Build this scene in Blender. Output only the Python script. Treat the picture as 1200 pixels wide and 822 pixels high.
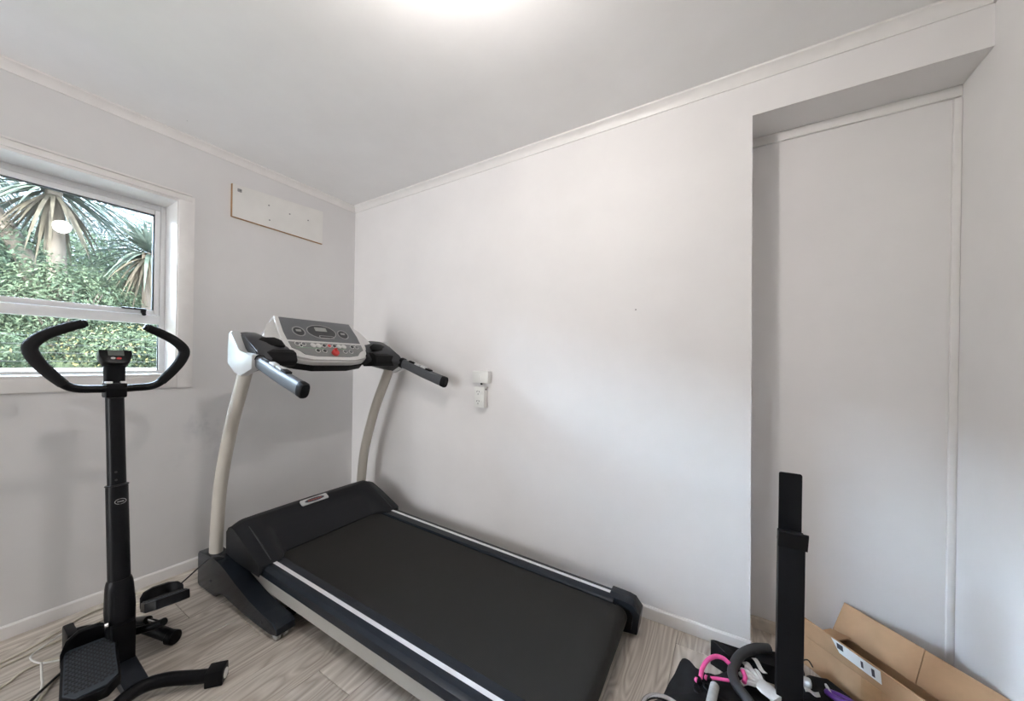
import bpy, bmesh, math, random
from mathutils import Vector, Matrix, Euler, noise
random.seed(7)
PI = math.pi
scene = bpy.context.scene
for o in list(bpy.data.objects): bpy.data.objects.remove(o)
C = scene.collection

# ------------------------------------------------------------------ camera
YAW, ROLL, FPX = 0.5487, 0.0151, 419.02
cam_d = bpy.data.cameras.new('camera'); cam = bpy.data.objects.new('camera', cam_d); C.objects.link(cam)
R0 = Vector((math.cos(YAW), math.sin(YAW), 0)); F0 = Vector((-math.sin(YAW), math.cos(YAW), 0)); U0 = Vector((0, 0, 1))
Rr = R0*math.cos(ROLL) + U0*math.sin(ROLL); Uu = -R0*math.sin(ROLL) + U0*math.cos(ROLL)
m = Matrix.Identity(4)
for i in range(3): m[i][0] = Rr[i]; m[i][1] = Uu[i]; m[i][2] = -F0[i]
m.translation = Vector((2.6137, -1.8037, 1.2)); cam.matrix_world = m
cam_d.sensor_width = 36; cam_d.sensor_fit = 'HORIZONTAL'; cam_d.lens = 36*FPX/1200
cam_d.shift_y = 14.91/1200; cam_d.clip_start = 0.02; cam_d.clip_end = 200
scene.camera = cam

# ------------------------------------------------------------------ world, sun, exposure
w = bpy.data.worlds.new('sky'); scene.world = w; w.use_nodes = True
nt = w.node_tree; nt.nodes.clear()
out = nt.nodes.new('ShaderNodeOutputWorld'); bg = nt.nodes.new('ShaderNodeBackground'); sk = nt.nodes.new('ShaderNodeTexSky')
sk.sky_type = 'NISHITA'; sk.sun_disc = False; sk.sun_elevation = math.radians(48); sk.sun_rotation = math.radians(150)
sk.dust_density = 3.0; sk.air_density = 1.0
hz_ = nt.nodes.new('ShaderNodeMixRGB'); hz_.inputs['Fac'].default_value = .72; hz_.inputs['Color2'].default_value = (.92, .96, 1.0, 1)   # bright thin cloud over the blue
bg.inputs['Strength'].default_value = 46.0
nt.links.new(sk.outputs[0], hz_.inputs['Color1']); nt.links.new(hz_.outputs[0], bg.inputs[0]); nt.links.new(bg.outputs[0], out.inputs[0])
sun_d = bpy.data.lights.new('sun', 'SUN'); sun_d.energy = 3.0; sun_d.angle = math.radians(3); sun_d.color = (1, .97, .92)
sun = bpy.data.objects.new('sun', sun_d); C.objects.link(sun); sun.rotation_euler = (math.radians(38), math.radians(32), 0)
# added area lamp in the unseen hall, brightening the room through the doorway
fill_d = bpy.data.lights.new('hall_fill', 'AREA'); fill_d.shape = 'RECTANGLE'; fill_d.size = .80; fill_d.size_y = 1.9; fill_d.energy = 80; fill_d.color = (.95, .975, 1.0)
fill_lamp = bpy.data.objects.new('hall_fill', fill_d); C.objects.link(fill_lamp); fill_lamp.location = (.52, -5.85, 1.10); fill_lamp.rotation_euler = (math.radians(90), 0, 0)
scene.view_settings.view_transform = 'Standard'; scene.view_settings.look = 'None'
scene.view_settings.exposure = 0.16; scene.view_settings.gamma = 1.0; scene.view_settings.use_curve_mapping = False

# ------------------------------------------------------------------ materials
def nodes(name):
    ma = bpy.data.materials.new(name); ma.use_nodes = True
    n = ma.node_tree; return ma, n, n.nodes['Principled BSDF']
def mat(name, col, rough=.5, metal=0, var=0.0, vscale=30, bump=0.0, bscale=200, spec=.5, coat=0):
    ma, n, p = nodes(name)
    p.inputs['Base Color'].default_value = (*col, 1); p.inputs['Roughness'].default_value = rough
    p.inputs['Metallic'].default_value = metal; p.inputs['Specular IOR Level'].default_value = spec
    p.inputs['Coat Weight'].default_value = coat
    if var or bump:
        tc = n.nodes.new('ShaderNodeTexCoord')
    if var:
        nz = n.nodes.new('ShaderNodeTexNoise'); nz.inputs['Scale'].default_value = vscale; nz.inputs['Detail'].default_value = 5
        rp = n.nodes.new('ShaderNodeValToRGB')
        rp.color_ramp.elements[0].position = .3; rp.color_ramp.elements[1].position = .7
        rp.color_ramp.elements[0].color = (*[max(0, c*(1-var)) for c in col], 1)
        rp.color_ramp.elements[1].color = (*[min(1, c*(1+var)) for c in col], 1)
        n.links.new(tc.outputs['Object'], nz.inputs['Vector']); n.links.new(nz.outputs['Fac'], rp.inputs['Fac'])
        n.links.new(rp.outputs['Color'], p.inputs['Base Color'])
    if bump:
        nb = n.nodes.new('ShaderNodeTexNoise'); nb.inputs['Scale'].default_value = bscale; nb.inputs['Detail'].default_value = 4
        bp = n.nodes.new('ShaderNodeBump'); bp.inputs['Strength'].default_value = bump; bp.inputs['Distance'].default_value = .002
        n.links.new(tc.outputs['Object'], nb.inputs['Vector']); n.links.new(nb.outputs['Fac'], bp.inputs['Height'])
        n.links.new(bp.outputs['Normal'], p.inputs['Normal'])
    return ma

def plaster(name, col, stain=None):
    """old painted sheet wall: faint mottling, roller relief, optional grey smudges with their own shape"""
    ma, n, p = nodes(name); p.inputs['Roughness'].default_value = .55; p.inputs['Specular IOR Level'].default_value = .3
    tc = n.nodes.new('ShaderNodeTexCoord')
    nz = n.nodes.new('ShaderNodeTexNoise'); nz.inputs['Scale'].default_value = 2.6; nz.inputs['Detail'].default_value = 6; nz.inputs['Roughness'].default_value = .6
    rp = n.nodes.new('ShaderNodeValToRGB'); rp.color_ramp.elements[0].position = .32; rp.color_ramp.elements[1].position = .68
    rp.color_ramp.elements[0].color = (*[c*.95 for c in col], 1); rp.color_ramp.elements[1].color = (*col, 1)
    n.links.new(tc.outputs['Object'], nz.inputs['Vector']); n.links.new(nz.outputs['Fac'], rp.inputs['Fac'])
    last = rp.outputs['Color']
    # small dents and specks of old nail holes
    vo = n.nodes.new('ShaderNodeTexVoronoi'); vo.inputs['Scale'].default_value = 3.1; vo.feature = 'F1'
    lt = n.nodes.new('ShaderNodeMath'); lt.operation = 'LESS_THAN'; lt.inputs[1].default_value = .012
    n.links.new(tc.outputs['Object'], vo.inputs['Vector']); n.links.new(vo.outputs['Distance'], lt.inputs[0])
    mx = n.nodes.new('ShaderNodeMixRGB'); mx.inputs['Color2'].default_value = (.3, .29, .28, 1)
    n.links.new(lt.outputs[0], mx.inputs['Fac']); n.links.new(last, mx.inputs['Color1']); last = mx.outputs['Color']
    if stain:
        for (c, r, amt) in stain:
            gm = n.nodes.new('ShaderNodeVectorMath'); gm.operation = 'DISTANCE'; gm.inputs[1].default_value = c
            n.links.new(tc.outputs['Object'], gm.inputs[0])
            n2 = n.nodes.new('ShaderNodeTexNoise'); n2.inputs['Scale'].default_value = 16; n2.inputs['Detail'].default_value = 6
            n.links.new(tc.outputs['Object'], n2.inputs['Vector'])
            mr = n.nodes.new('ShaderNodeMapRange'); mr.inputs[1].default_value = 0; mr.inputs[2].default_value = r; mr.inputs[3].default_value = 1; mr.inputs[4].default_value = 0
            n.links.new(gm.outputs['Value'], mr.inputs[0])
            ml = n.nodes.new('ShaderNodeMath'); ml.operation = 'MULTIPLY'; n.links.new(mr.outputs[0], ml.inputs[0])
            r2 = n.nodes.new('ShaderNodeMapRange'); r2.inputs[1].default_value = .45; r2.inputs[2].default_value = .65; r2.inputs[4].default_value = amt
            n.links.new(n2.outputs['Fac'], r2.inputs[0]); n.links.new(r2.outputs[0], ml.inputs[1])
            mm = n.nodes.new('ShaderNodeMixRGB'); mm.inputs['Color2'].default_value = (.28, .29, .33, 1)
            n.links.new(ml.outputs[0], mm.inputs['Fac']); n.links.new(last, mm.inputs['Color1']); last = mm.outputs['Color']
    n.links.new(last, p.inputs['Base Color'])
    nb = n.nodes.new('ShaderNodeTexNoise'); nb.inputs['Scale'].default_value = 55; nb.inputs['Detail'].default_value = 3
    bp = n.nodes.new('ShaderNodeBump'); bp.inputs['Strength'].default_value = .10; bp.inputs['Distance'].default_value = .002
    n.links.new(tc.outputs['Object'], nb.inputs['Vector']); n.links.new(nb.outputs['Fac'], bp.inputs['Height'])
    n.links.new(bp.outputs['Normal'], p.inputs['Normal'])
    return ma

def oak():
    """grey-washed oak laminate, grain along Y, each plank its own tone and grain"""
    ma, n, p = nodes('grey_oak'); p.inputs['Roughness'].default_value = .42; p.inputs['Specular IOR Level'].default_value = .4
    tc = n.nodes.new('ShaderNodeTexCoord'); oi = n.nodes.new('ShaderNodeObjectInfo')
    mp = n.nodes.new('ShaderNodeMapping'); mp.inputs['Scale'].default_value = (1, .17, 1)
    ad = n.nodes.new('ShaderNodeVectorMath'); ad.operation = 'ADD'
    sc = n.nodes.new('ShaderNodeVectorMath'); sc.operation = 'SCALE'; sc.inputs['Scale'].default_value = 40
    cb = n.nodes.new('ShaderNodeCombineXYZ'); n.links.new(oi.outputs['Random'], cb.inputs[0]); n.links.new(oi.outputs['Random'], cb.inputs[1])
    n.links.new(cb.outputs[0], sc.inputs[0]); n.links.new(tc.outputs['Object'], mp.inputs['Vector'])
    n.links.new(mp.outputs[0], ad.inputs[0]); n.links.new(sc.outputs[0], ad.inputs[1])
    big = n.nodes.new('ShaderNodeTexNoise'); big.inputs['Scale'].default_value = 7; big.inputs['Detail'].default_value = 2; big.inputs['Distortion'].default_value = .6
    n.links.new(ad.outputs[0], big.inputs['Vector'])
    # contour lines of a smooth noise give cathedral grain
    fr = n.nodes.new('ShaderNodeMath'); fr.operation = 'MULTIPLY'; fr.inputs[1].default_value = 16; n.links.new(big.outputs['Fac'], fr.inputs[0])
    pp = n.nodes.new('ShaderNodeMath'); pp.operation = 'PINGPONG'; pp.inputs[1].default_value = .5; n.links.new(fr.outputs[0], pp.inputs[0])
    fine = n.nodes.new('ShaderNodeTexNoise'); fine.inputs['Scale'].default_value = 60; fine.inputs['Detail'].default_value = 6
    m2 = n.nodes.new('ShaderNodeMapping'); m2.inputs['Scale'].default_value = (1, .06, 1); n.links.new(ad.outputs[0], m2.inputs['Vector']); n.links.new(m2.outputs[0], fine.inputs['Vector'])
    a1 = n.nodes.new('ShaderNodeMath'); a1.operation = 'MULTIPLY_ADD'; a1.inputs[1].default_value = .85
    n.links.new(pp.outputs[0], a1.inputs[0]); n.links.new(fine.outputs['Fac'], a1.inputs[2])
    rp = n.nodes.new('ShaderNodeValToRGB'); e = rp.color_ramp.elements
    e[0].position = .38; e[0].color = (.39, .335, .283, 1); e[1].position = .98; e[1].color = (.67, .615, .55, 1)
    n.links.new(a1.outputs[0], rp.inputs['Fac'])
    hs = n.nodes.new('ShaderNodeHueSaturation'); mr = n.nodes.new('ShaderNodeMapRange'); mr.inputs[3].default_value = .88; mr.inputs[4].default_value = 1.12
    n.links.new(oi.outputs['Random'], mr.inputs[0]); n.links.new(mr.outputs[0], hs.inputs['Value']); n.links.new(rp.outputs[0], hs.inputs['Color'])
    n.links.new(hs.outputs[0], p.inputs['Base Color'])
    bp = n.nodes.new('ShaderNodeBump'); bp.inputs['Strength'].default_value = .12; bp.inputs['Distance'].default_value = .001
    n.links.new(a1.outputs[0], bp.inputs['Height']); n.links.new(bp.outputs[0], p.inputs['Normal'])
    return ma

def glass():
    ma = bpy.data.materials.new('window_glass'); ma.use_nodes = True; n = ma.node_tree; n.nodes.clear()
    o = n.nodes.new('ShaderNodeOutputMaterial'); mx = n.nodes.new('ShaderNodeMixShader'); tr = n.nodes.new('ShaderNodeBsdfTransparent')
    gl = n.nodes.new('ShaderNodeBsdfGlossy'); gl.inputs['Roughness'].default_value = .02; fz = n.nodes.new('ShaderNodeFresnel'); fz.inputs['IOR'].default_value = 1.45
    tr.inputs['Color'].default_value = (.95, .98, .97, 1)
    n.links.new(fz.outputs[0], mx.inputs[0]); n.links.new(tr.outputs[0], mx.inputs[1]); n.links.new(gl.outputs[0], mx.inputs[2]); n.links.new(mx.outputs[0], o.inputs[0])
    return ma

def leaf(name, c1, c2, trans=.35):
    ma, n, p = nodes(name); p.inputs['Roughness'].default_value = .8; p.inputs['Specular IOR Level'].default_value = .03
    tc = n.nodes.new('ShaderNodeTexCoord'); nz = n.nodes.new('ShaderNodeTexNoise'); nz.inputs['Scale'].default_value = 9; nz.inputs['Detail'].default_value = 4
    rp = n.nodes.new('ShaderNodeValToRGB'); rp.color_ramp.elements[0].position = .35; rp.color_ramp.elements[1].position = .65
    rp.color_ramp.elements[0].color = (*c1, 1); rp.color_ramp.elements[1].color = (*c2, 1)
    n.links.new(tc.outputs['Object'], nz.inputs['Vector']); n.links.new(nz.outputs['Fac'], rp.inputs['Fac']); n.links.new(rp.outputs[0], p.inputs['Base Color'])
    tl = n.nodes.new('ShaderNodeBsdfTranslucent'); n.links.new(rp.outputs[0], tl.inputs['Color'])
    mx = n.nodes.new('ShaderNodeMixShader'); mx.inputs[0].default_value = trans
    o = n.nodes['Material Output']; n.links.new(p.outputs[0], mx.inputs[1]); n.links.new(tl.outputs[0], mx.inputs[2]); n.links.new(mx.outputs[0], o.inputs[0])
    return ma

def belt_mat():
    ma, n, p = nodes('belt_rubber'); p.inputs['Roughness'].default_value = .62; p.inputs['Base Color'].default_value = (.0185, .018, .0165, 1); p.inputs['Specular IOR Level'].default_value = .18
    tc = n.nodes.new('ShaderNodeTexCoord'); wv = n.nodes.new('ShaderNodeTexWave'); wv.bands_direction = 'X'; wv.inputs['Scale'].default_value = 60
    wy = n.nodes.new('ShaderNodeTexWave'); wy.bands_direction = 'Y'; wy.inputs['Scale'].default_value = 60
    ad = n.nodes.new('ShaderNodeMath'); ad.operation = 'ADD'
    for q in (wv, wy): n.links.new(tc.outputs['Object'], q.inputs['Vector'])
    n.links.new(wv.outputs['Fac'], ad.inputs[0]); n.links.new(wy.outputs['Fac'], ad.inputs[1])
    bp = n.nodes.new('ShaderNodeBump'); bp.inputs['Strength'].default_value = .25; bp.inputs['Distance'].default_value = .0006
    n.links.new(ad.outputs[0], bp.inputs['Height']); n.links.new(bp.outputs[0], p.inputs['Normal'])
    return ma

M = dict(
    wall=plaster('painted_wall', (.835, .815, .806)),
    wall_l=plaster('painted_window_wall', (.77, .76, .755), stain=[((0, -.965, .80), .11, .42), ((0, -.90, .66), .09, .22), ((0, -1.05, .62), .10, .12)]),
    ceil=plaster('painted_ceiling', (.935, .93, .925)),
    trim=mat('trim_paint', (.82, .80, .78), .38, var=.03, vscale=14),
    trim_shaded=mat('trim_paint_shaded', (.66, .58, .49), .45, var=.12, vscale=22),  # brownish shading inside the recess put into the trim colour
    under=mat('subfloor', (.05, .045, .04), .9, var=.2),
    oak=oak(), glass=glass(),
    alu=mat('white_aluminium', (.80, .80, .80), .35, var=.02),
    seal=mat('rubber_seal', (.03, .035, .04), .6, var=.1),
    blackm=mat('black_metal', (.012, .012, .014), .35, var=.15, vscale=12, spec=.22),
    board=mat('painted_board', (.80, .79, .76), .5, var=.03, vscale=9),
    rawwood=mat('raw_board_edge', (.42, .25, .13), .8, var=.25, vscale=40),
    screw=mat('screw_steel', (.30, .30, .30), .4, .8, var=.1),
    plastic_w=mat('white_plastic', (.80, .80, .77), .35, var=.02),
    slot=mat('dark_slot', (.03, .03, .03), .6, var=.1),
    navy=mat('navy_grey_plastic', (.0125, .0165, .0225), .26, var=.12, vscale=8, bump=.05, bscale=500, spec=.22),
    hood=mat('hood_plastic', (.010, .011, .0135), .42, var=.12, vscale=8, bump=.08, bscale=600, spec=.22),
    stripe=mat('stripe_print', (.74, .74, .75), .4, var=.03),
    greige=mat('greige_paint', (.50, .465, .41), .32, var=.05, vscale=6),
    champagne=mat('frame_paint', (.37, .355, .325), .40, var=.05, vscale=6),
    belt=belt_mat(),
    silver=mat('silver_plastic', (.62, .63, .63), .28, .35, var=.03),
    shell=mat('console_shell', (.66, .655, .64), .30, .12, var=.03),
    gunmetal=mat('gunmetal_plastic', (.050, .052, .057), .32, .25, var=.08, vscale=10, spec=.22),
    panel=mat('console_panel', (.125, .130, .138), .35, .1, var=.05),
    panel2=mat('console_panel_lower', (.20, .205, .20), .4, .1, var=.05),
    lcd=mat('lcd', (.34, .35, .33), .2, var=.05),
    ring=mat('dial_ring', (.36, .36, .35), .3, .3, var=.05),
    dial=mat('dial_face', (.04, .042, .045), .25, var=.1),
    red=mat('red_plastic', (.55, .035, .03), .35, var=.08),
    green=mat('green_print', (.22, .42, .24), .5, var=.08),
    btn=mat('button_pale', (.62, .62, .60), .4, var=.05),
    grip=mat('grip_plastic', (.075, .08, .088), .48, .05, var=.08),
    black=mat('black_plastic', (.0055, .0055, .0062), .42, var=.15, vscale=10, spec=.12),
    stepper=mat('stepper_black', (.0045, .0048, .0058), .34, var=.15, vscale=10, spec=.13),
    foam=mat('black_foam', (.006, .006, .0065), .75, var=.15, vscale=40, bump=.2, bscale=300, spec=.22),
    tread=mat('tread_rubber', (.035, .042, .052), .5, var=.1, spec=.22),
    treadhole=mat('tread_hole', (.008, .009, .011), .7, var=.1),
    chrome=mat('chrome', (.62, .62, .63), .18, 1, var=.03),
    sticker=mat('sticker', (.78, .78, .76), .5, var=.03),
    card=mat('cardboard', (.43, .265, .145), .8, var=.08, vscale=12, bump=.1, bscale=60),
    cardin=mat('cardboard_inside', (.36, .225, .125), .85, var=.08, vscale=12),
    cardtape=mat('packing_tape', (.38, .22, .11), .35, var=.08),
    label=mat('paper_label', (.80, .80, .79), .6, var=.03),
    ink=mat('ink', (.05, .05, .06), .6, var=.1),
    cloth=mat('black_nylon', (.0065, .0068, .0078), .7, var=.2, vscale=30, bump=.3, bscale=400, spec=.22),
    pink=mat('pink_cord', (.80, .10, .33), .5, var=.08, vscale=60),
    rubber=mat('black_rubber_hose', (.022, .023, .024), .55, var=.15, vscale=40),
    greyfoam=mat('grey_foam', (.40, .40, .39), .8, var=.1, vscale=60, bump=.2),
    white_knit=mat('white_knit', (.72, .72, .71), .85, var=.08, vscale=50, bump=.4, bscale=300),
    purple=mat('purple_plastic', (.13, .045, .36), .35, var=.1),
    cable=mat('cream_cable', (.66, .61, .50), .5, var=.08),
    cablew=mat('white_cable', (.70, .69, .66), .5, var=.04),
    cableb=mat('black_cable', (.012, .012, .013), .5, var=.1),
    soil=mat('garden_soil', (0.0561, 0.0495, 0.0363), .95, var=.3, vscale=6, bump=.5, bscale=20, spec=.03),
    grass=mat('rough_grass', (0.0198, 0.0264, 0.0149), .95, var=.35, vscale=5, bump=.6, bscale=25, spec=.03),
    bark=mat('trunk_bark', (0.0281, 0.0238, 0.0198), .9, var=.3, vscale=14, bump=.6, bscale=30, spec=.03),
    block=mat('pale_block', (0.0561, 0.0561, 0.0545), .8, var=.08, vscale=6, spec=.03),
    wire=mat('fence_wire', (.016, .017, .018), .8, 0, var=.05, spec=.03),
    leaf_a=leaf('leaf_mid', (0.0056, 0.0098, 0.0065), (0.0173, 0.0254, 0.0162)),
    leaf_b=leaf('leaf_light', (0.0094, 0.0146, 0.0089), (0.0243, 0.0327, 0.0200)),
    leaf_c=leaf('leaf_dark', (0.0046, 0.0079, 0.0062), (0.0119, 0.0175, 0.0134)),
    leaf_d=leaf('leaf_blade', (0.0086, 0.0128, 0.0106), (0.0242, 0.0305, 0.0245)),
    leaf_dead=leaf('leaf_dead', (0.0128, 0.0111, 0.0085), (0.0246, 0.0215, 0.0154)),
    petal=leaf('yellow_petal', (0.0473, 0.0417, 0.0171), (0.0575, 0.0526, 0.0231)),
    leaf_h=leaf('leaf_hazy', (.0160, .0215, .0210), (.0300, .0370, .0370)),  # distance haze mixed into the leaf colour, paler and bluer
    hill=mat('hill_bush', (.0235, .0285, .0320), .95, var=.25, vscale=1.6, bump=.6, bscale=4, spec=.03),  # bluish haze of distance put into the hill's colour
)
def lampmat(name, col, s):
    ma, n, p = nodes(name); p.inputs['Base Color'].default_value = (.85, .84, .8, 1); p.inputs['Emission Color'].default_value = (*col, 1); p.inputs['Emission Strength'].default_value = s
    return ma

# ------------------------------------------------------------------ mesh helpers
def finish(name, bm, material, parent=None, smooth=40, loc=None):
    bmesh.ops.remove_doubles(bm, verts=bm.verts, dist=1e-6)
    bmesh.ops.recalc_face_normals(bm, faces=bm.faces)
    me = bpy.data.meshes.new(name); bm.to_mesh(me); bm.free()
    if smooth:
        for p in me.polygons: p.use_smooth = True
        me.set_sharp_from_angle(angle=math.radians(smooth))
    me.materials.append(M[material] if isinstance(material, str) else material)
    o = bpy.data.objects.new(name, me); C.objects.link(o)
    if parent is not None: o.parent = parent
    if loc is not None: o.location = loc
    return o
def B(): return bmesh.new()
def xf(bm, verts, mtx): bmesh.ops.transform(bm, matrix=mtx, verts=verts)
def box(bm, lo, hi, bevel=0.0, seg=2, mtx=None):
    lo, hi = Vector(lo), Vector(hi)
    r = bmesh.ops.create_cube(bm, size=1); vs = r['verts']
    c = (lo+hi)/2; s = hi-lo
    for v in vs: v.co = Vector((v.co.x*s.x, v.co.y*s.y, v.co.z*s.z)) + c
    if bevel:
        es = list({e for v in vs for e in v.link_edges})
        g = bmesh.ops.bevel(bm, geom=es, offset=bevel, segments=seg, profile=.6, affect='EDGES')
        vs = list({v for f in g['faces'] for v in f.verts} | {v for v in vs if v.is_valid})
    if mtx is not None: xf(bm, vs, mtx)
    return vs
def ring_loft(bm, rings, cap=True, close=True):
    """rings: lists of Vectors of equal length"""
    vr = [[bm.verts.new(p) for p in r] for r in rings]
    n = len(vr[0])
    for a, b in zip(vr, vr[1:]):
        for i in range(n if close else n-1):
            bm.faces.new((a[i], a[(i+1) % n], b[(i+1) % n], b[i]))
    if cap and close:
        bm.faces.new(vr[0][::-1]); bm.faces.new(vr[-1])
    return [v for r in vr for v in r]
def prism(bm, pts, axis, a, b, bevel=0.0, seg=2):
    """polygon pts in the two other axes, extruded along axis from a to b"""
    def P(p, t):
        if axis == 0: return Vector((t, p[0], p[1]))
        if axis == 1: return Vector((p[0], t, p[1]))
        return Vector((p[0], p[1], t))
    vs = ring_loft(bm, [[P(p, a) for p in pts], [P(p, b) for p in pts]])
    if bevel:
        es = list({e for v in vs for e in v.link_edges})
        bmesh.ops.bevel(bm, geom=es, offset=bevel, segments=seg, profile=.6, affect='EDGES', clamp_overlap=True)
    return vs
def catmull(pts, k=6):
    pts = [Vector(p) for p in pts]
    if len(pts) < 3: return pts
    out = []
    ext = [pts[0]*2-pts[1]] + pts + [pts[-1]*2-pts[-2]]
    for i in range(1, len(ext)-2):
        p0, p1, p2, p3 = ext[i-1:i+3]
        for j in range(k):
            t = j/k
            out.append(.5*((2*p1)+(p2-p0)*t+(2*p0-5*p1+4*p2-p3)*t*t+(3*p1-p0-3*p2+p3)*t*t*t))
    out.append(pts[-1]); return out
def tube(bm, pts, r, n=10, smooth=6, oval=None, up=(0, 0, 1), capr=0.0):
    """tube along a path. r: radius or list along control points; oval: (ru, rv) multipliers"""
    P = catmull(pts, smooth) if smooth else [Vector(p) for p in pts]
    rs = [r]*len(P) if not isinstance(r, (list, tuple)) else [r[min(len(r)-2, int(t))]*(1-(t-min(len(r)-2, int(t)))) + r[min(len(r)-2, int(t))+1]*(t-min(len(r)-2, int(t))) for t in [i/(len(P)-1)*(len(r)-1) for i in range(len(P))]]
    rings = []; prev = None
    for i, p in enumerate(P):
        t = (P[min(i+1, len(P)-1)]-P[max(i-1, 0)]).normalized()
        if prev is None:
            u = Vector(up).cross(t)
            if u.length < 1e-3: u = Vector((1, 0, 0)).cross(t)
            u.normalize()
        else:
            u = (prev - t*prev.dot(t)).normalized()
        prev = u; v = t.cross(u)
        a, b = (oval or (1, 1))
        rings.append([p + (u*math.cos(q)*a + v*math.sin(q)*b)*rs[i] for q in [2*PI*k/n for k in range(n)]])
    if capr:
        def shrink(R, c, d): return [c + (x-c)*.6 + d*capr for x in R]
        t0 = (P[0]-P[1]).normalized(); t1 = (P[-1]-P[-2]).normalized()
        rings = [shrink(rings[0], P[0], t0)] + rings + [shrink(rings[-1], P[-1], t1)]
    return ring_loft(bm, rings)
def cyl(bm, a, b, r, n=20, r2=None, bevel=0.0):
    a, b = Vector(a), Vector(b); t = (b-a).normalized(); u = t.orthogonal().normalized(); v = t.cross(u); r2 = r if r2 is None else r2
    def R(c, q): return [c + (u*math.cos(2*PI*k/n)+v*math.sin(2*PI*k/n))*q for k in range(n)]
    rings = [R(a, r), R(b, r2)]
    if bevel: rings = [R(a, r-bevel), R(a+t*bevel, r), R(b-t*bevel, r2), R(b, r2-bevel)]
    return ring_loft(bm, rings)
def torus(bm, c, axis, R, r, N=28, n=8, a0=0, a1=2*PI, ru=1.0, rv=1.0, ref=None):
    c = Vector(c); ax = Vector(axis).normalized(); u = (Vector(ref) - ax*Vector(ref).dot(ax)).normalized() if ref else ax.orthogonal().normalized(); v = ax.cross(u)
    full = abs(a1-a0-2*PI) < 1e-4; rings = []
    for k in range(N+1):
        q = a0+(a1-a0)*k/N; d = u*math.cos(q)*ru+v*math.sin(q)*rv; dn = d.normalized()
        rings.append([c+d*R+(dn*math.cos(s)+ax*math.sin(s))*r for s in [2*PI*j/n for j in range(n)]])
    return ring_loft(bm, rings, cap=not full)
def plate(bm, pts, o, u, v, n, t0, t1, bevel=0.0):
    """polygon pts (a,b) in a plane o+u*a+v*b, thickened along n from t0 to t1"""
    o, u, v, n = map(Vector, (o, u, v, n))
    vs = ring_loft(bm, [[o+u*a+v*b+n*t0 for a, b in pts], [o+u*a+v*b+n*t1 for a, b in pts]])
    if bevel:
        es = list({e for x in vs for e in x.link_edges})
        bmesh.ops.bevel(bm, geom=es, offset=bevel, segments=2, profile=.6, affect='EDGES', clamp_overlap=True)
    return vs
def rrect(w, h, r, k=4, cx=0, cy=0):
    pts = []
    for sx, sy, a in ((1, 1, 0), (-1, 1, 90), (-1, -1, 180), (1, -1, 270)):
        for j in range(k+1):
            q = math.radians(a+90*j/k); pts.append((cx+sx*(w/2-r)+r*math.cos(q), cy+sy*(h/2-r)+r*math.sin(q)))
    return pts
def ellipse(a, b, n=24, cx=0, cy=0): return [(cx+a*math.cos(2*PI*k/n), cy+b*math.sin(2*PI*k/n)) for k in range(n)]
def tag(o, label, cat, group=None):
    o['label'] = label; o['category'] = cat
    if group: o['group'] = group
    return o
def thing(name, label, cat, loc=(0, 0, 0), rotz=0, group=None):
    o = bpy.data.objects.new(name, None); o.empty_display_size = .05; C.objects.link(o)
    o.location = loc; o.rotation_euler = (0, 0, rotz); return tag(o, label, cat, group)
def struct(o, label=None, cat=None):
    o['kind'] = 'structure'
    if label: o['label'] = label
    if cat: o['category'] = cat
    return o

# ------------------------------------------------------------------ the room
H = 2.442; XR = 3.334; YB = -4.20; RB = .20; T = .12; TL = .205
WY0, WY1, WZ0, WZ1 = -2.62, -1.087, 1.105, 2.077           # window opening
XE0, XE1, ZL = 2.700, 2.679, 2.258                          # recess edge (slightly out of plumb), lintel

# floor: dark subfloor and separate planks
bm = B(); box(bm, (-T, YB-T, -.06), (XR+T, RB+T, -.0085)); floor = struct(finish('floor', bm, 'under', smooth=0), 'grey oak laminate plank floor of the small room', 'floor')
PW = .193; x = .498 - 3*PW; prow = 0; pmesh = {}
bm = B(); box(bm, (XE0+.014, -.0145, -.008), (.498+12*PW-.0012, RB-.014, 0), .0012, 1); finish('plank', bm, 'oak', floor, smooth=0)
while x < XR:
    a, b = max(x, .0142), min(x+PW-.0012, XR-.002)
    if b-a > .01:
        y = YB+.004-random.uniform(0, 1.1)
        ymax = RB-.014 if a > XE0 else -.0155
        while y < ymax:
            y0, y1 = max(y, YB+.004), min(y+1.25-.0012, ymax)
            if y1-y0 > .02:
                key = (round(b-a, 3), round(y1-y0, 3))
                if key not in pmesh:
                    bm = B(); box(bm, (-(b-a)/2, -(y1-y0)/2, -.008), ((b-a)/2, (y1-y0)/2, 0), .0012, 1)
                    o = finish('plank', bm, 'oak', floor, smooth=0); pmesh[key] = o.data
                else:
                    o = bpy.data.objects.new('plank', pmesh[key]); C.objects.link(o); o.parent = floor
                o.location = ((a+b)/2, (y0+y1)/2, 0)
            y += 1.25
    x += PW; prow += 1

bm = B(); box(bm, (-T, YB-T, H), (XR+T, RB+T, H+.1)); struct(finish('ceiling', bm, 'ceil', smooth=0), 'flat white painted ceiling', 'ceiling')
# window wall with its opening
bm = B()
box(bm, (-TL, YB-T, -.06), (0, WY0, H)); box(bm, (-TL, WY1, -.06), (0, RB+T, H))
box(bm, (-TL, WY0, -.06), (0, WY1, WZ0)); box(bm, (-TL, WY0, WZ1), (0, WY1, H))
struct(finish('wall_left', bm, 'wall_l', smooth=0), 'grey-white painted wall around the window', 'wall')
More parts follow.
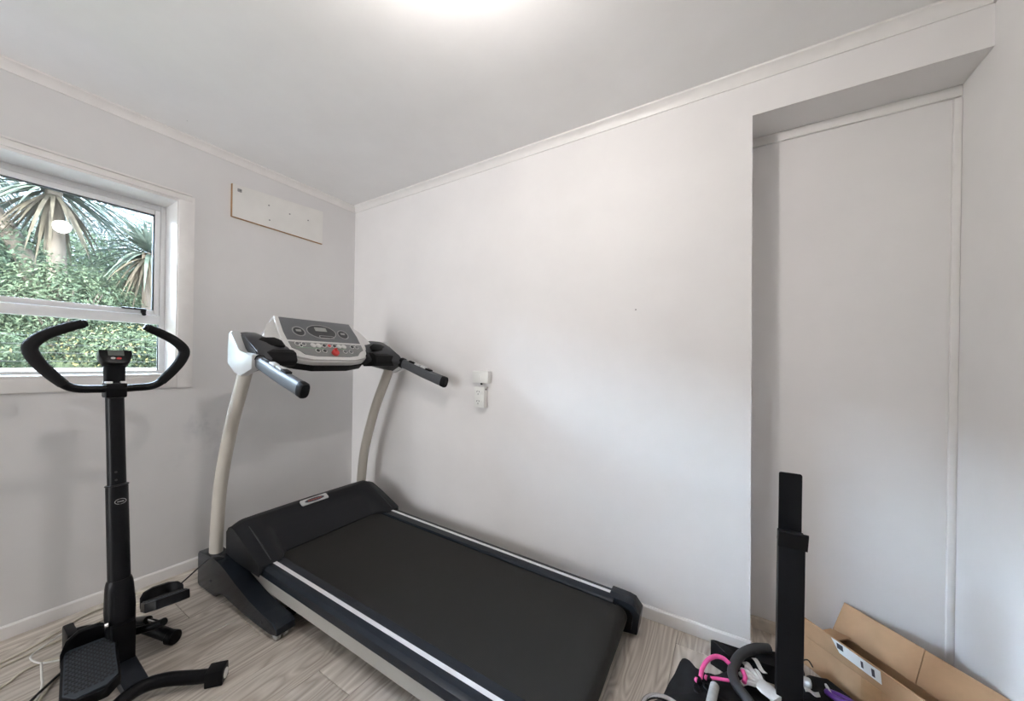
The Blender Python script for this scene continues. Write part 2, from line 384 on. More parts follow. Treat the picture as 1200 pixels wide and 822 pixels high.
# back wall, thick, with the recess cut from its right end
bm = B()
pts = [(0, -.06), (XE0, -.06), (XE1, ZL), (XR, ZL), (XR, H), (0, H)]
f1 = [Vector((p[0], 0, p[1])) for p in pts]; f2 = [Vector((p[0], RB, p[1])) for p in pts]
ring_loft(bm, [f1, f2]); struct(finish('wall_back', bm, 'wall', smooth=0), 'off-white painted wall behind the treadmill with a tall recess at its right end', 'wall')
bm = B(); box(bm, (XE1-.1, RB, -.06), (XR+T, RB+T, H)); struct(finish('wall_recess', bm, 'wall', smooth=0), 'pinkish white back of the tall wall recess', 'wall')
bm = B(); box(bm, (XR, YB-T, -.06), (XR+T, RB, H)); struct(finish('wall_right', bm, 'wall', smooth=0), 'white painted wall at the right edge of the photo', 'wall')
bm = B(); box(bm, (-T, YB-T, -.06), (.08, YB, H)); box(bm, (.96, YB-T, -.06), (XR, YB, H)); box(bm, (.08, YB-T, 2.05), (.96, YB, H)); struct(finish('wall_rear', bm, 'wall', smooth=0), 'white painted wall opposite the treadmill wall', 'wall')

# cornices (small scotia), baseboards, beads
def cornice(name, a, b, inward):
    a, b, n = Vector(a), Vector(b), Vector(inward)
    prof = [(0, 0), (0, -.045), (.006, -.045), (.008, -.036), (.013, -.026), (.021, -.016), (.030, -.010), (.034, -.008), (.034, 0)]
    bm = B(); ring_loft(bm, [[p+n*q[0]+Vector((0, 0, q[1])) for q in prof] for p in (a, b)])
    return struct(finish(name, bm, 'trim', smooth=30))
cornice('trim_1', (0, YB, H), (0, 0, H), (1, 0, 0)); cornice('trim_2', (0, 0, H), (XR, 0, H), (0, -1, 0))
cornice('trim_3', (XR, YB, H), (XR, 0, H), (-1, 0, 0))
def skirt(name, a, b, inward, h=.055, m='trim', base=0.0):
    a, b, n = Vector(a), Vector(b), Vector(inward)
    prof = [(0, base), (0, h), (.006, h), (.0115, h-.006), (.0125, h-.014), (.0125, base)]
    bm = B(); ring_loft(bm, [[p+n*q[0]+Vector((0, 0, q[1])) for q in prof] for p in (a, b)])
    return struct(finish(name, bm, m, smooth=30))
skirt('baseboard_left', (0, YB, 0), (0, 0, 0), (1, 0, 0), base=-.006); skirt('baseboard_back', (.0, 0, 0), (XE0, 0, 0), (0, -1, 0), base=-.006)
skirt('baseboard_recess', (XE0, RB, 0), (XR, RB, 0), (0, -1, 0), .05, 'trim_shaded', -.006)
skirt('baseboard_jamb', (XE0-.001, RB-.0125, 0), (XE0-.001, -.001, 0), (1, 0, 0), .05, 'trim_shaded', -.006)
bm = B(); box(bm, (XE1+.004, RB-.014, ZL-.040), (XR, RB, ZL), .003); struct(finish('trim_4', bm, 'trim'))
bm = B(); box(bm, (XR-.022, RB-.016, .0), (XR, RB, ZL-.046), .005); struct(finish('trim_5', bm, 'trim'))

# window: casing, reveal, aluminium frame with an awning sash above a fixed light
win = bpy.data.objects.new('window_1', None); C.objects.link(win); win.location = (0, WY1, WZ0); struct(win, 'white aluminium window with an awning sash above a fixed pane', 'window')
wo = Vector(win.location)
def wpart(name, mat_, boxes, bevel=.002, parent=win):
    bm = B()
    for lo, hi in boxes: box(bm, Vector(lo)-wo, Vector(hi)-wo, bevel)
    o = finish(name, bm, mat_, parent); return o
cw = .068
wpart('casing', 'trim', [((0, WY1, WZ0-.066), (.016, WY1+cw, WZ1+.03))], .004)
wpart('casing', 'trim', [((0, WY0-cw, WZ0-.066), (.016, WY0, WZ1+.03))], .004)
wpart('casing', 'trim', [((0, WY0-cw, WZ1+.0), (.018, WY1+cw-.012, WZ1+.030)), ((0, WY0-cw, WZ1+.030), (.026, WY1+cw-.015, WZ1+.040))], .003)
wpart('sill', 'trim', [((.001, WY0, WZ0-.066), (.017, WY1, WZ0-.004))], .004)
wpart('reveal', 'trim', [((-.207, WY1-.006, WZ0-.004), (.010, WY1+.002, WZ1+.002))], .001); wpart('reveal', 'trim', [((-.207, WY0-.002, WZ0-.004), (.010, WY0+.006, WZ1+.002))], .001)
wpart('reveal', 'trim', [((-.207, WY0+.006, WZ1-.012), (.010, WY1-.006, WZ1+.002))], .001); wpart('reveal', 'trim', [((-.207, WY0+.006, WZ0-.004), (.016, WY1-.006, WZ0+.008))], .002)
gx0, gx1 = -.202, -.166
fy0, fy1, fz0, fz1 = WY0+.006, WY1-.006, WZ0+.008, WZ1-.012
ft = .023; tz0, tz1 = 1.390, 1.438
wpart('frame', 'alu', [((gx0, fy1-ft, fz0), (gx1, fy1, fz1))], .003); wpart('frame', 'alu', [((gx0, fy0, fz0), (gx1, fy0+ft, fz1))], .003)
wpart('frame', 'alu', [((gx0, fy0+ft, fz1-.030), (gx1, fy1-ft, fz1))], .003); wpart('frame', 'alu', [((gx0, fy0+ft, fz0), (gx1, fy1-ft, fz0+.016))], .003)
wpart('transom', 'alu', [((gx0, fy0+ft, tz0), (gx1+.004, fy1-ft, tz1))], .003)
# awning sash
sy0, sy1, sz0, sz1 = fy0+ft+.003, fy1-ft-.003, tz1+.003, fz1-.030-.003; st = .022
sash = wpart('sash', 'alu', [((gx0+.004, sy1-st, sz0), (gx1+.008, sy1, sz1)), ((gx0+.004, sy0, sz0), (gx1+.008, sy0+st, sz1)), ((gx0+.004, sy0+st, sz1-.026), (gx1+.008, sy1-st, sz1)), ((gx0+.004, sy0+st, sz0), (gx1+.008, sy1-st, sz0+.026))], .003)
wpart('seal', 'seal', [((gx0+.012, sy1-st-.004, sz0+.026), (gx1-.002, sy1-st+.001, sz1-.026))], 0, sash); wpart('seal', 'seal', [((gx0+.012, sy0+st, sz1-.030), (gx1-.002, sy1-st-.004, sz1-.025))], 0, sash)
wpart('pane', 'glass', [((-.186, sy0+st-.002, sz0+.024), (-.182, sy1-st+.002, sz1-.024))], 0, sash)
wpart('pane', 'glass', [((-.186, fy0+ft-.004, fz0+.012), (-.182, fy1-ft+.004, tz0+.004))], 0)
wpart('seal', 'seal', [((-.189, fy1-ft-.003, fz0+.016), (-.179, fy1-ft+.001, tz0))], 0)
bm = B(); box(bm, (-.158, -1.195, 1.446), (-.140, -1.175, 1.466), .003); box(bm, (-.144, -1.270, 1.460), (-.132, -1.175, 1.469), .003); cyl(bm, (-.150, -1.185, 1.450), (-.134, -1.185, 1.437), .009, 12)
for v in bm.verts: v.co -= wo
finish('latch', bm, 'blackm', sash)

# unseen doorway and short hall, added to channel the added lamp's light
door = bpy.data.objects.new('added_door_1', None); C.objects.link(door); door.location = (.08, YB, 0); struct(door, 'unseen white doorway added behind the camera to let the added light in', 'door')
for lo, hi in (((.02, YB, 0), (.08, YB+.016, 2.11)), ((.96, YB, 0), (1.02, YB+.016, 2.11)), ((.08, YB, 2.05), (.96, YB+.016, 2.11))):
    bm = B(); box(bm, Vector(lo)-Vector(door.location), Vector(hi)-Vector(door.location), .003); finish('casing', bm, 'trim', door)
for nm, lo, hi, mm in (('wall_added_left', (-.12, -6.0, -.06), (.0, YB-T, H), 'wall'), ('wall_added_right', (1.04, -6.0, -.06), (1.16, YB-T, H), 'wall'), ('wall_added_end', (-.12, -6.12, -.06), (1.16, -6.0, H), 'wall'),
                   ('ceiling_added', (-.12, -6.12, H), (1.16, YB-T, H+.1), 'ceil'), ('floor_added', (-.12, -6.12, -.06), (1.16, YB, 0), 'champagne')):
    bm = B(); box(bm, lo, hi); struct(finish(nm, bm, mm, smooth=0))

# ------------------------------------------------------------------ ceiling lamp (above the frame)
lamp = thing('ceiling_lamp', 'small round opal globe lamp on the ceiling above the treadmill', 'lamp', (2.00, -1.20, H))
bm = B(); cyl(bm, (0, 0, 0), (0, 0, -.018), .045, 32, bevel=.004); cyl(bm, (0, 0, -.018), (0, 0, -.070), .018, 20); finish('base', bm, 'plastic_w', lamp)
bm = B(); rings = []
for k in range(13):
    q = PI*.28-(PI*.28+PI/2*.97)*k/12; rings.append([Vector((.052*math.cos(q)*math.cos(2*PI*j/32), .052*math.cos(q)*math.sin(2*PI*j/32), -.112+.052*math.sin(q))) for j in range(32)])
ring_loft(bm, rings); finish('globe', bm, lampmat('opal_glass', (1.0, .93, .895), 225), lamp)

# ------------------------------------------------------------------ things on the walls
bd = thing('wall_board', 'white painted board screwed high on the window wall', 'board', (0, -.842, 2.072))
bm = B(); prism(bm, [(0, 0), (.563, -.006), (.565, .232), (0, .198)], 0, .0, .016, .0015, 1); finish('panel', bm, 'board', bd)
bm = B(); box(bm, (.0005, -.0035, .001), (.0158, -.0005, .197)); finish('raw_edge', bm, 'rawwood', bd)
bm = B(); prism(bm, [(-.003, -.0035), (.563, -.0095), (.563, -.0065), (-.003, -.0005)], 0, .0005, .0158); finish('raw_edge', bm, 'rawwood', bd)
for y, z in ((.20, .14), (.205, .045), (.33, .13), (.455, .13)):
    bm = B(); cyl(bm, (.0155, y, z), (.018, y, z), .0045, 10); finish('screw', bm, 'screw', bd)
bm = B(); cyl(bm, (.015, .035, .168), (.030, .04, .168), .004, 8); box(bm, (.016, .024, .158), (.022, .046, .178), .003); finish('hook', bm, 'screw', bd)

sw = thing('switch_box', 'white surface-mounted switch box above the power socket', 'switch', (1.247, 0, 1.076))
bm = B(); box(bm, (0, -.038, 0), (.118, -.0, .072), .004); finish('body', bm, 'plastic_w', sw)
bm = B(); box(bm, (.05, -.042, .022), (.066, -.0375, .05), .002); finish('rocker', bm, 'plastic_w', sw)
bm = B(); cyl(bm, (.058, -.020, -.012), (.058, -.020, .002), .007, 10); finish('cable_entry', bm, 'slot', sw)
so = thing('power_socket', 'white vertical double power socket on the wall beneath the switch box', 'socket', (1.262, 0, .925))
bm = B(); box(bm, (0, -.036, 0), (.075, 0, .128), .004); finish('body', bm, 'plastic_w', so)
for k in (0, 1):
    bm = B(); zc = .034+.058*k
    for dx, dz, r in ((-.008, .006, .5), (.008, .006, -.5), (0, -.010, 0)):
        mt = Matrix.Translation((.030+dx, -.0365, zc+dz)) @ Matrix.Rotation(r, 4, 'Y'); box(bm, (-.0012, -.0008, -.005), (.0012, .0008, .005), 0, 1, mt)
    finish('socket_slots', bm, 'slot', so)
    bm = B(); box(bm, (.052, -.040, zc-.008), (.062, -.0355, zc+.008), .0015); finish('rocker', bm, 'plastic_w', so)
bm = B(); cyl(bm, (.0745, -.019, .112), (.0765, -.019, .112), .005, 10); finish('screw', bm, 'slot', so)

# ------------------------------------------------------------------ treadmill (local: x = length to the rear, y = towards the wall, z up)
tm = thing('treadmill', 'black motorised treadmill with silver console standing along the white wall', 'treadmill', (0, -.585, 0), math.radians(1.6))
def dh(l): return .155+(2.1-l)*.043
def sweep_l(bm, prof, ls):
    return ring_loft(bm, [[Vector((l, p[0], dh(l)+p[1])) for p in prof] for l in ls])
YO = .010      # small sideways offset of the deck
for s in (-1, 1):
    bm = B(); sweep_l(bm, [(YO+s*.372, -.118), (YO+s*.400, -.118), (YO+s*.400, -.048), (YO+s*.372, -.048)], (.34, 2.2))
    bmesh.ops.bevel(bm, geom=list(bm.edges), offset=.004, segments=2, affect='EDGES'); finish('frame_rail', bm, 'champagne', tm)
    bm = B(); prof = [(.306, -.006), (.312, .0), (.340, .002), (.380, .002), (.394, -.001), (.401, -.008), (.406, -.016), (.406, -.052), (.402, -.056), (.306, -.056)]
    sweep_l(bm, [(YO+s*a, b) for a, b in prof], (.60, 1.4, 2.19)); sr = finish('foot_rail', bm, 'navy', tm, 25)
    bm = B(); sweep_l(bm, [(YO+s*.352, .0015), (YO+s*.352, .0034), (YO+s*.369, .0034), (YO+s*.369, .0015)], (.70, 2.166)); finish('stripe', bm, 'stripe', sr)
    # rear end cap with chamfers
    bm = B(); h0 = dh(2.2); prism(bm, [(2.165, h0+.006), (2.245, h0+.001), (2.272, h0-.006), (2.302, h0-.042), (2.292, h0-.128), (2.235, h0-.132), (2.165, h0-.128)], 1, YO+s*.326, YO+s*.413, .005)
    ec = finish('end_cap', bm, 'navy', tm)
    bm = B(); prism(bm, [(2.20, h0-.02), (2.262, h0-.03), (2.275, h0-.05), (2.268, h0-.11), (2.20, h0-.11)], 1, YO+s*.318, YO+s*.328, .003); finish('roller_cover', bm, 'black', ec)
# belt loop
bm = B(); prof = []
r = .040; lc = 2.215; hc = dh(lc)-.010-r
prof.append((.52, dh(.52)-.010)); prof.append((1.4, dh(1.4)-.010))
for k in range(11):
    q = PI/2-PI*k/10; prof.append((lc+r*math.cos(q), hc+r*math.sin(q)))
prof.append((1.4, dh(1.4)-.010-2*r)); prof.append((.52, dh(.52)-.010-2*r))
prism(bm, prof, 1, YO-.303, YO+.303); finish('running_belt', bm, 'belt', tm, 50)
# motor hood as a height field closed underneath
def sstep(a, b, x):
    t = max(0, min(1, (x-a)/(b-a))); return t*t*(3-2*t)
def hood_z(l, wv, lr):
    e = abs(wv)/.425
    top = .362 - .022*sstep(.80, 1, e)**2 - .004*e
    t = max(0, min(1, (l-.455)/(lr-.455)))
    z = top + (dh(lr)+.006-top)*(t**1.12)
    z -= .030*(1-sstep(.385, .425, l))**2
    # sunken centre panel with soft edges
    z -= .010*sstep(.50, .53, l)*(1-sstep(.27, .30, abs(wv)))*(1-.0*t)
    return z
bm = B(); NW, NL = 60, 30; grid = []
for i in range(NW+1):
    wv = -.425+.85*i/NW; e = abs(wv)/.425
    lr = .655+.075*sstep(.62, .80, e)-.012*sstep(.93, 1, e); row = []
    for j in range(NL+1):
        l = .385+(lr-.385)*j/NL; row.append(bm.verts.new((l, YO+wv, hood_z(l, wv, lr))))
    grid.append(row)
for i in range(NW):
    for j in range(NL): bm.faces.new((grid[i][j], grid[i+1][j], grid[i+1][j+1], grid[i][j+1]))
bot = {}
def low(v, key):
    if key not in bot:
        z = dh(v.co.x)-.044 if key[1] != NL or key[0] in (0, NW) else v.co.z-.016
        bot[key] = bm.verts.new((v.co.x, v.co.y, z))
    return bot[key]
loop = [(i, 0) for i in range(NW+1)] + [(NW, j) for j in range(1, NL+1)] + [(i, NL) for i in range(NW-1, -1, -1)] + [(0, j) for j in range(NL-1, 0, -1)]
for a, b in zip(loop, loop[1:]+loop[:1]):
    va, vb = grid[a[0]][a[1]], grid[b[0]][b[1]]; bm.faces.new((va, vb, low(vb, b), low(va, a)))
bm.faces.new([bot[k] for k in loop])
# cut-in so the hood's sides stop at the rail tops
hd = finish('motor_hood', bm, 'hood', tm, 32)
# lighter strip standing in for the highlight along the hood's side crease
for s in (-1, 1):
    bm = B(); pts = [(l, YO+s*.372, hood_z(l, .372, .73)+.001) for l in (.50, .56, .62, .68, .715)]
    tube(bm, pts, [.002, .004, .004, .003, .002], 6, 3); finish('hood_highlight', bm, 'gunmetal', hd)
# badge
pu = Vector((0, 1, 0)); bz0 = hood_z(.468, 0, .655); bz1 = hood_z(.49, 0, .655); pv = Vector((-.022, 0, bz0-bz1)).normalized(); pn = pu.cross(pv)*1.0
if pn.z < 0: pn = -pn
bo = Vector((.472, .000, hood_z(.472, 0, .655)+.001))
bm = B(); plate(bm, rrect(.165, .040, .008), bo, pu, pv, pn, -.004, .005, .0015); bdg = finish('badge', bm, 'silver', hd)
bm = B(); plate(bm, ellipse(.060, .013), bo, pu, pv, pn, .004, .0058); em = finish('emblem', bm, 'ink', bdg)
bm = B()
for k in range(6): plate(bm, rrect(.011, .009, .002, 2, -.036+.0145*k, 0), bo, pu, pv, pn, .0056, .0064)
finish('emblem_letters', bm, mat('emblem_red', (.30, .07, .05), .5, var=.1), bdg)
# ground feet with casters
for s in (-1, 1):
    prof = [(.208, .012), (.208, .168), (.222, .184), (.30, .196), (.39, .194), (.46, .185), (.52, .170), (.617, .138), (.75, .103), (.86, .084), (.955, .078), (.985, .062), (.985, .030), (.93, .022), (.80, .022), (.66, .030), (.50, .045), (.455, .045), (.425, .010), (.40, .004), (.23, .004)]
    bm = B(); prism(bm, prof, 1, s*.392, s*.470, .006, 2); ft_ = finish('base_foot', bm, 'navy', tm, 35)
    bm = B(); prism(bm, [(.47, .038), (.66, .022), (.80, .014), (.92, .014), (.92, .023), (.80, .0225), (.66, .031), (.47, .046)], 1, s*.40, s*.462); finish('foot_trim', bm, 'champagne', ft_)
    for dy in (-.016, .016):
        bm = B(); cyl(bm, (.955, s*.438+dy-.009, .022), (.955, s*.438+dy+.009, .022), .0215, 20, bevel=.003); finish('wheel', bm, 'greyfoam', ft_)
    for l_, z_ in ((.36, .07), (.86, .045)):
        bm = B(); cyl(bm, (l_, s*.4695, z_), (l_, s*.4715, z_), .006, 10); finish('bolt', bm, 'slot', ft_)
    # curved upright post
    bm = B(); tube(bm, [(.322, s*.434, .160), (.333, s*.434, .32), (.370, s*.434, .57), (.470, s*.434, .86), (.572, s*.434, 1.07), (.630, s*.434, 1.19)], .030, 18, 8, oval=(.92, 1.22), up=(1, 0, 0)); finish('upright', bm, 'greige', tm)
bm = B(); cyl(bm, (.90, -.40, .050), (.90, .40, .050), .022, 16); finish('cross_tube', bm, 'black', tm)
bm = B(); box(bm, (.30, -.372, .06), (.36, .392, .12), .005); finish('cross_tube', bm, 'black', tm)

# console head
pb = Vector((.655, 0, 1.195)); pt = Vector((.448, 0, 1.440)); cu = Vector((0, 1, 0)); cv = (pt-pb).normalized(); PHt = (pt-pb).length
cn = Vector((cv.z, 0, -cv.x))
def sym(half): return [(a, b) for a, b in half] + [(-a, b) for a, b in half[::-1]]
con = bpy.data.objects.new('console', None); C.objects.link(con); con.parent = tm
# shell with shoulders
bm = B(); plate(bm, sym([(.0, -.004), (.12, -.002), (.20, .012), (.245, .045), (.272, .09), (.330, .135), (.335, .165), (.315, .20), (.272, .255), (.246, PHt-.004), (.0, PHt-.004)][1:]), pb, cu, cv, cn, -.085, -.004, .014)
finish('console_shell', bm, 'shell', con)
bm = B(); plate(bm, sym([(.10, .035), (.19, .045), (.245, .07), (.28, .12), (.28, .20), (.23, .27)]), pb, cu, cv, cn, -.125, -.055, .014); finish('console_back', bm, 'black', con)
bm = B(); plate(bm, sym([(.11, -.010), (.205, .006), (.25, .05), (.225, .07), (.10, .05)]), pb, cu, cv, cn, -.078, -.034, .006); finish('lower_lip', bm, 'black', con)
bm = B(); fp = plate(bm, sym([(.13, .004), (.205, .022), (.238, .060), (.258, .118), (.252, .20), (.238, PHt)]), pb, cu, cv, cn, -.02, .010, .005); face = finish('faceplate', bm, 'shell', con)
bm = B(); plate(bm, sym([(.226, .142), (.228, .20), (.218, PHt-.012)]), pb, cu, cv, cn, .009, .0125, .001); dp = finish('display_panel', bm, 'panel', con)
bm = B(); plate(bm, sym([(.10, .026), (.165, .038), (.19, .066), (.222, .084), (.226, .128)]), pb, cu, cv, cn, .009, .0125, .001); kp = finish('button_panel', bm, 'panel2', con)
def cp(a, b, t): return pb+cu*a+cv*b+cn*t
for a in (-.142, .132):
    bm = B(); torus(bm, cp(a, .208, .0130), cn, .034, .0028, 28, 6); finish('dial_ring', bm, 'ring', dp)
    bm = B(); plate(bm, ellipse(.029, .029, 24, a, .208), pb, cu, cv, cn, .012, .0140); finish('dial_face', bm, 'dial', dp)
    bm = B(); plate(bm, rrect(.030, .016, .003, 3, a, .214), pb, cu, cv, cn, .0138, .0146); finish('dial_screen', bm, 'lcd', dp)
bm = B(); plate(bm, ellipse(.088, .052, 36, -.004, .216), pb, cu, cv, cn, .012, .0138); finish('centre_dial', bm, 'dial', dp)
bm = B(); torus(bm, cp(-.004, .216, .0132), cn, .088, .0028, 40, 6, ref=cu, rv=.6); finish('dial_ring', bm, 'ring', dp)
bm = B(); plate(bm, rrect(.072, .030, .003, 3, -.004, .236), pb, cu, cv, cn, .0136, .0146); finish('lcd_screen', bm, 'lcd', dp)
bm = B(); plate(bm, rrect(.094, .020, .008, 4, .012, .176), pb, cu, cv, cn, .0136, .0150); finish('function_strip', bm, 'ring', dp)
bm = B(); plate(bm, rrect(.084, .012, .005, 4, .012, .176), pb, cu, cv, cn, .0148, .0156); finish('function_label', bm, 'dial', dp)
for a, b, c, rr in ((-.185, .112, 'panel', .010), (-.150, .112, 'panel', .010), (-.168, .098, 'dial', .006), (-.098, .106, 'btn', .0115), (-.066, .106, 'btn', .0115), (-.034, .106, 'dial', .010), (-.002, .106, 'red', .010), (.030, .106, 'dial', .010), (.062, .106, 'btn', .0115), (.094, .106, 'btn', .0115), (.150, .106, 'dial', .010), (.182, .106, 'panel', .010),
                     (-.085, .066, 'dial', .010), (-.045, .066, 'dial', .010), (.085, .066, 'panel', .010), (.125, .066, 'panel', .010)):
    bm = B(); cyl(bm, cp(a, b, .0122), cp(a, b, .0152), rr+.004, 16); k = finish('button_rim', bm, 'btn', kp)
    bm = B(); cyl(bm, cp(a, b, .0148), cp(a, b, .0172), rr, 16); finish('button', bm, c, kp)
for a0, a1, b in ((-.20, -.03, .086), (.02, .10, .086)):
    bm = B(); plate(bm, [(a0, b-.0012), (a1, b-.0012), (a1, b+.0012), (a0, b+.0012)], pb, cu, cv, cn, .0122, .0131); finish('printed_line', bm, 'green', kp)
bm = B(); cyl(bm, cp(.012, .050, .011), cp(.012, .050, .030), .021, 24, bevel=.003); finish('stop_button', bm, 'red', con)
bm = B(); box(bm, cp(.008, .048, .028), cp(.016, .072, .033), .002); finish('stop_key', bm, 'red', con)

# arms from the console to the posts, silver outer covers, grips
for s in (-1, 1):
    arm = bpy.data.objects.new('console_arm', None); C.objects.link(arm); arm.parent = tm
    # gunmetal bridge: loft from shoulder section to post head
    secs = []
    for wv, prof in ((.235, [(.47, 1.318), (.555, 1.300), (.640, 1.245), (.665, 1.205), (.60, 1.172), (.50, 1.19), (.43, 1.26)]),
                     (.300, [(.48, 1.326), (.570, 1.306), (.650, 1.252), (.685, 1.205), (.61, 1.165), (.50, 1.18), (.44, 1.27)]),
                     (.350, [(.50, 1.340), (.590, 1.312), (.672, 1.256), (.705, 1.200), (.62, 1.155), (.52, 1.165), (.46, 1.27)]),
                     (.405, [(.53, 1.338), (.60, 1.312), (.700, 1.245), (.735, 1.192), (.64, 1.140), (.54, 1.150), (.49, 1.25)]),
                     (.438, [(.54, 1.332), (.605, 1.30), (.715, 1.236), (.748, 1.186), (.64, 1.130), (.56, 1.140), (.51, 1.23)])):
        secs.append([Vector((p[0], s*wv, p[1])) for p in prof])
    bm = B(); ring_loft(bm, secs); bmesh.ops.bevel(bm, geom=list(bm.edges), offset=.005, segments=2, affect='EDGES', clamp_overlap=True); finish('arm_bridge', bm, 'gunmetal', arm, 35)
    # black lower block beside the console and dark finger hollow above it
    bm = B(); prism(bm, [(.575, 1.262), (.672, 1.252), (.700, 1.236), (.712, 1.195), (.690, 1.168), (.58, 1.165)], 1, s*.245, s*.425, .006); finish('lower_block', bm, 'black', arm)
    bm = B()
    o_ = Vector((.618, s*.335, 1.292)); nu = Vector((.70, 0, .71)).normalized(); uu = Vector((0, 1, 0)); vv = nu.cross(uu)
    plate(bm, [(-.065, -.030), (.06, -.034), (.068, -.01), (.03, .024), (-.03, .03), (-.06, .01)] if s > 0 else [(.065, -.030), (-.06, -.034), (-.068, -.01), (-.03, .024), (.03, .03), (.06, .01)], o_, uu, vv, nu, -.012, .004, .002)
    finish('finger_hollow', bm, 'black', arm)
    bm = B(); plate(bm, [(.520, 1.322), (.548, 1.338), (.612, 1.250), (.636, 1.232), (.750, 1.222), (.744, 1.156), (.640, 1.120), (.578, 1.136), (.512, 1.180), (.508, 1.25)], (0, s*.438, 0), (1, 0, 0), (0, 0, 1), (0, s, 0), -.004, .034, .007); finish('side_cover', bm, 'silver', arm)
    ga, gb = Vector((.735, s*.438, 1.190)), Vector((1.112, s*.440, 1.072))
    d = (gb-ga).normalized(); up = Vector((d.z, 0, -d.x)) if d.x < 0 else Vector((-d.z, 0, d.x)); sd = Vector((0, 1, 0))
    def sect(c, hw, hh, k=20): return [c+sd*hw*math.copysign(abs(math.cos(2*PI*j/k))**.7, math.cos(2*PI*j/k))+up*hh*math.copysign(abs(math.sin(2*PI*j/k))**.7, math.sin(2*PI*j/k)) for j in range(k)]
    bm = B(); ring_loft(bm, [sect(ga-d*.012, .024, .034), sect(ga+d*.010, .024, .034)]); finish('grip_collar', bm, 'black', arm)
    L = (gb-ga).length
    bm = B(); ring_loft(bm, [sect(ga+d*.010, .020, .029), sect(ga+d*L*.5-up*.003, .021, .031), sect(gb-d*.03, .021, .033)]); g = finish('grip', bm, 'grip', arm)
    bm = B(); ring_loft(bm, [sect(gb-d*.03, .0225, .034), sect(gb-d*.004, .0225, .034), sect(gb+d*.002, .018, .029)]); finish('end_cap', bm, 'black', arm)
    for q, hw, c in ((.20, .010, 'black'), (.34, .012, 'silver'), (.48, .012, 'silver'), (.60, .014, 'black')):
        bm = B(); c0 = ga+d*L*q+up*.027; vs = box(bm, (-.022, -hw, 0), (.022, hw, .010), .003)
        xf(bm, list(bm.verts), Matrix.Translation(c0) @ Matrix(((d.x, 0, up.x, 0), (0, 1, 0, 0), (d.z, 0, up.z, 0), (0, 0, 0, 1)))); finish('grip_button', bm, c, arm)

# ------------------------------------------------------------------ stepper with a handle column (local x = towards the user)
st = thing('stepper', 'black step machine with a tall handlebar column in front of the window', 'exercise machine', (.66, -1.41, 0))
def col(z): return Vector((.0-.155*(z/1.06), 0, z))
bm = B(); tube(bm, [col(.15), col(.24), col(.32), col(.345)], [.040, .043, .039, .034], 20, 3); finish('column_collar', bm, 'stepper', st)
bm = B(); tube(bm, [col(.33), col(.695)], .0315, 20, 0); sl = finish('column_sleeve', bm, 'stepper', st)
ax = (col(1)-col(0)).normalized()
bm = B(); torus(bm, col(.697), ax, .0305, .0035, 28, 8); finish('sleeve_rim', bm, 'blackm', sl)
bm = B(); torus(bm, col(.640)+Vector((.0305, .003, 0)), (1, .10, .14), .0125, .0012, 20, 5, ref=(0, 1, 0), ru=1.25, rv=.8); box(bm, col(.640)+Vector((.0295, -.006, -.0015)), col(.640)+Vector((.0325, .012, .0015))); finish('maker_mark', bm, 'ring', sl)
bm = B(); tube(bm, [col(.69), col(1.06)], .0265, 20, 0); uc = finish('upper_column', bm, 'stepper', st)
for z in (.722, .752):
    bm = B(); cyl(bm, col(z)+Vector((.024, -.006, .0)), col(z)+Vector((.0275, -.0065, .0)), .004, 10); finish('pin_hole', bm, 'slot', uc)
hz = col(1.068)
bm = B(); box(bm, hz+Vector((-.033, -.030, -.030)), hz+Vector((.036, .030, .030)), .008); finish('handle_clamp', bm, 'stepper', st)
bm = B(); path = [(.02, -.088, 1.325), (.02, -.120, 1.310), (.02, -.172, 1.278), (.02, -.206, 1.236), (.02, -.196, 1.190), (.02, -.165, 1.140), (.02, -.132, 1.098), (.02, -.10, 1.080), (.02, -.05, 1.076)]
path = [Vector((p[0]-.155, p[1], p[2])) for p in path]
full = path + [Vector((p.x, 0, 1.074)) for p in path[:1]] + [Vector((p.x, -p.y, p.z)) for p in path[::-1]]
tube(bm, full, .0150, 12, 6); hb = finish('handlebar', bm, 'stepper', st)
for s in (-1, 1):
    g = [Vector((p.x, p.y*-s, p.z)) for p in path[:7]]
    bm = B(); tube(bm, g, [.0165, .0175, .0185, .0195, .0195, .0185, .0165], 14, 6, capr=.004); finish('foam_grip', bm, 'foam', hb)
    bm = B(); e = (g[0]-g[1]).normalized(); cyl(bm, g[0]-e*.002, g[0]+e*.012, .0135, 14, bevel=.003); finish('grip_plug', bm, 'black', hb)
# monitor
mo = hz+Vector((.0, 0, .030))
bm = B(); tube(bm, [mo+Vector((-.002, 0, -.004)), mo+Vector((-.006, 0, .05)), mo+Vector((-.002, 0, .085))], [.030, .031, .034], 18, 4, oval=(1, .8)); finish('monitor_neck', bm, 'stepper', st)
mu = Vector((0, 1, 0)); mv = Vector((-.50, 0, .866)).normalized(); mn = Vector((.866, 0, .50)).normalized(); mc = hz+Vector((.012, 0, .134))
bm = B(); plate(bm, sym([(.018, -.034), (.036, -.026), (.046, .004), (.0465, .028)]), mc, mu, mv, mn, -.034, .008, .005); mb = finish('monitor', bm, 'stepper', st)
bm = B(); plate(bm, rrect(.044, .024, .002, 2, 0, .012), mc, mu, mv, mn, .0075, .0095); finish('lcd_screen', bm, mat('small_lcd', (.10, .115, .105), .2, var=.05), mb)
bm = B(); plate(bm, ellipse(.0075, .0045, 14, .006, -.013), mc, mu, mv, mn, .0075, .011); finish('red_button', bm, 'red', mb)
bm = B(); plate(bm, ellipse(.0065, .0040, 14, -.010, -.012), mc, mu, mv, mn, .0075, .011); finish('grey_button', bm, 'btn', mb)
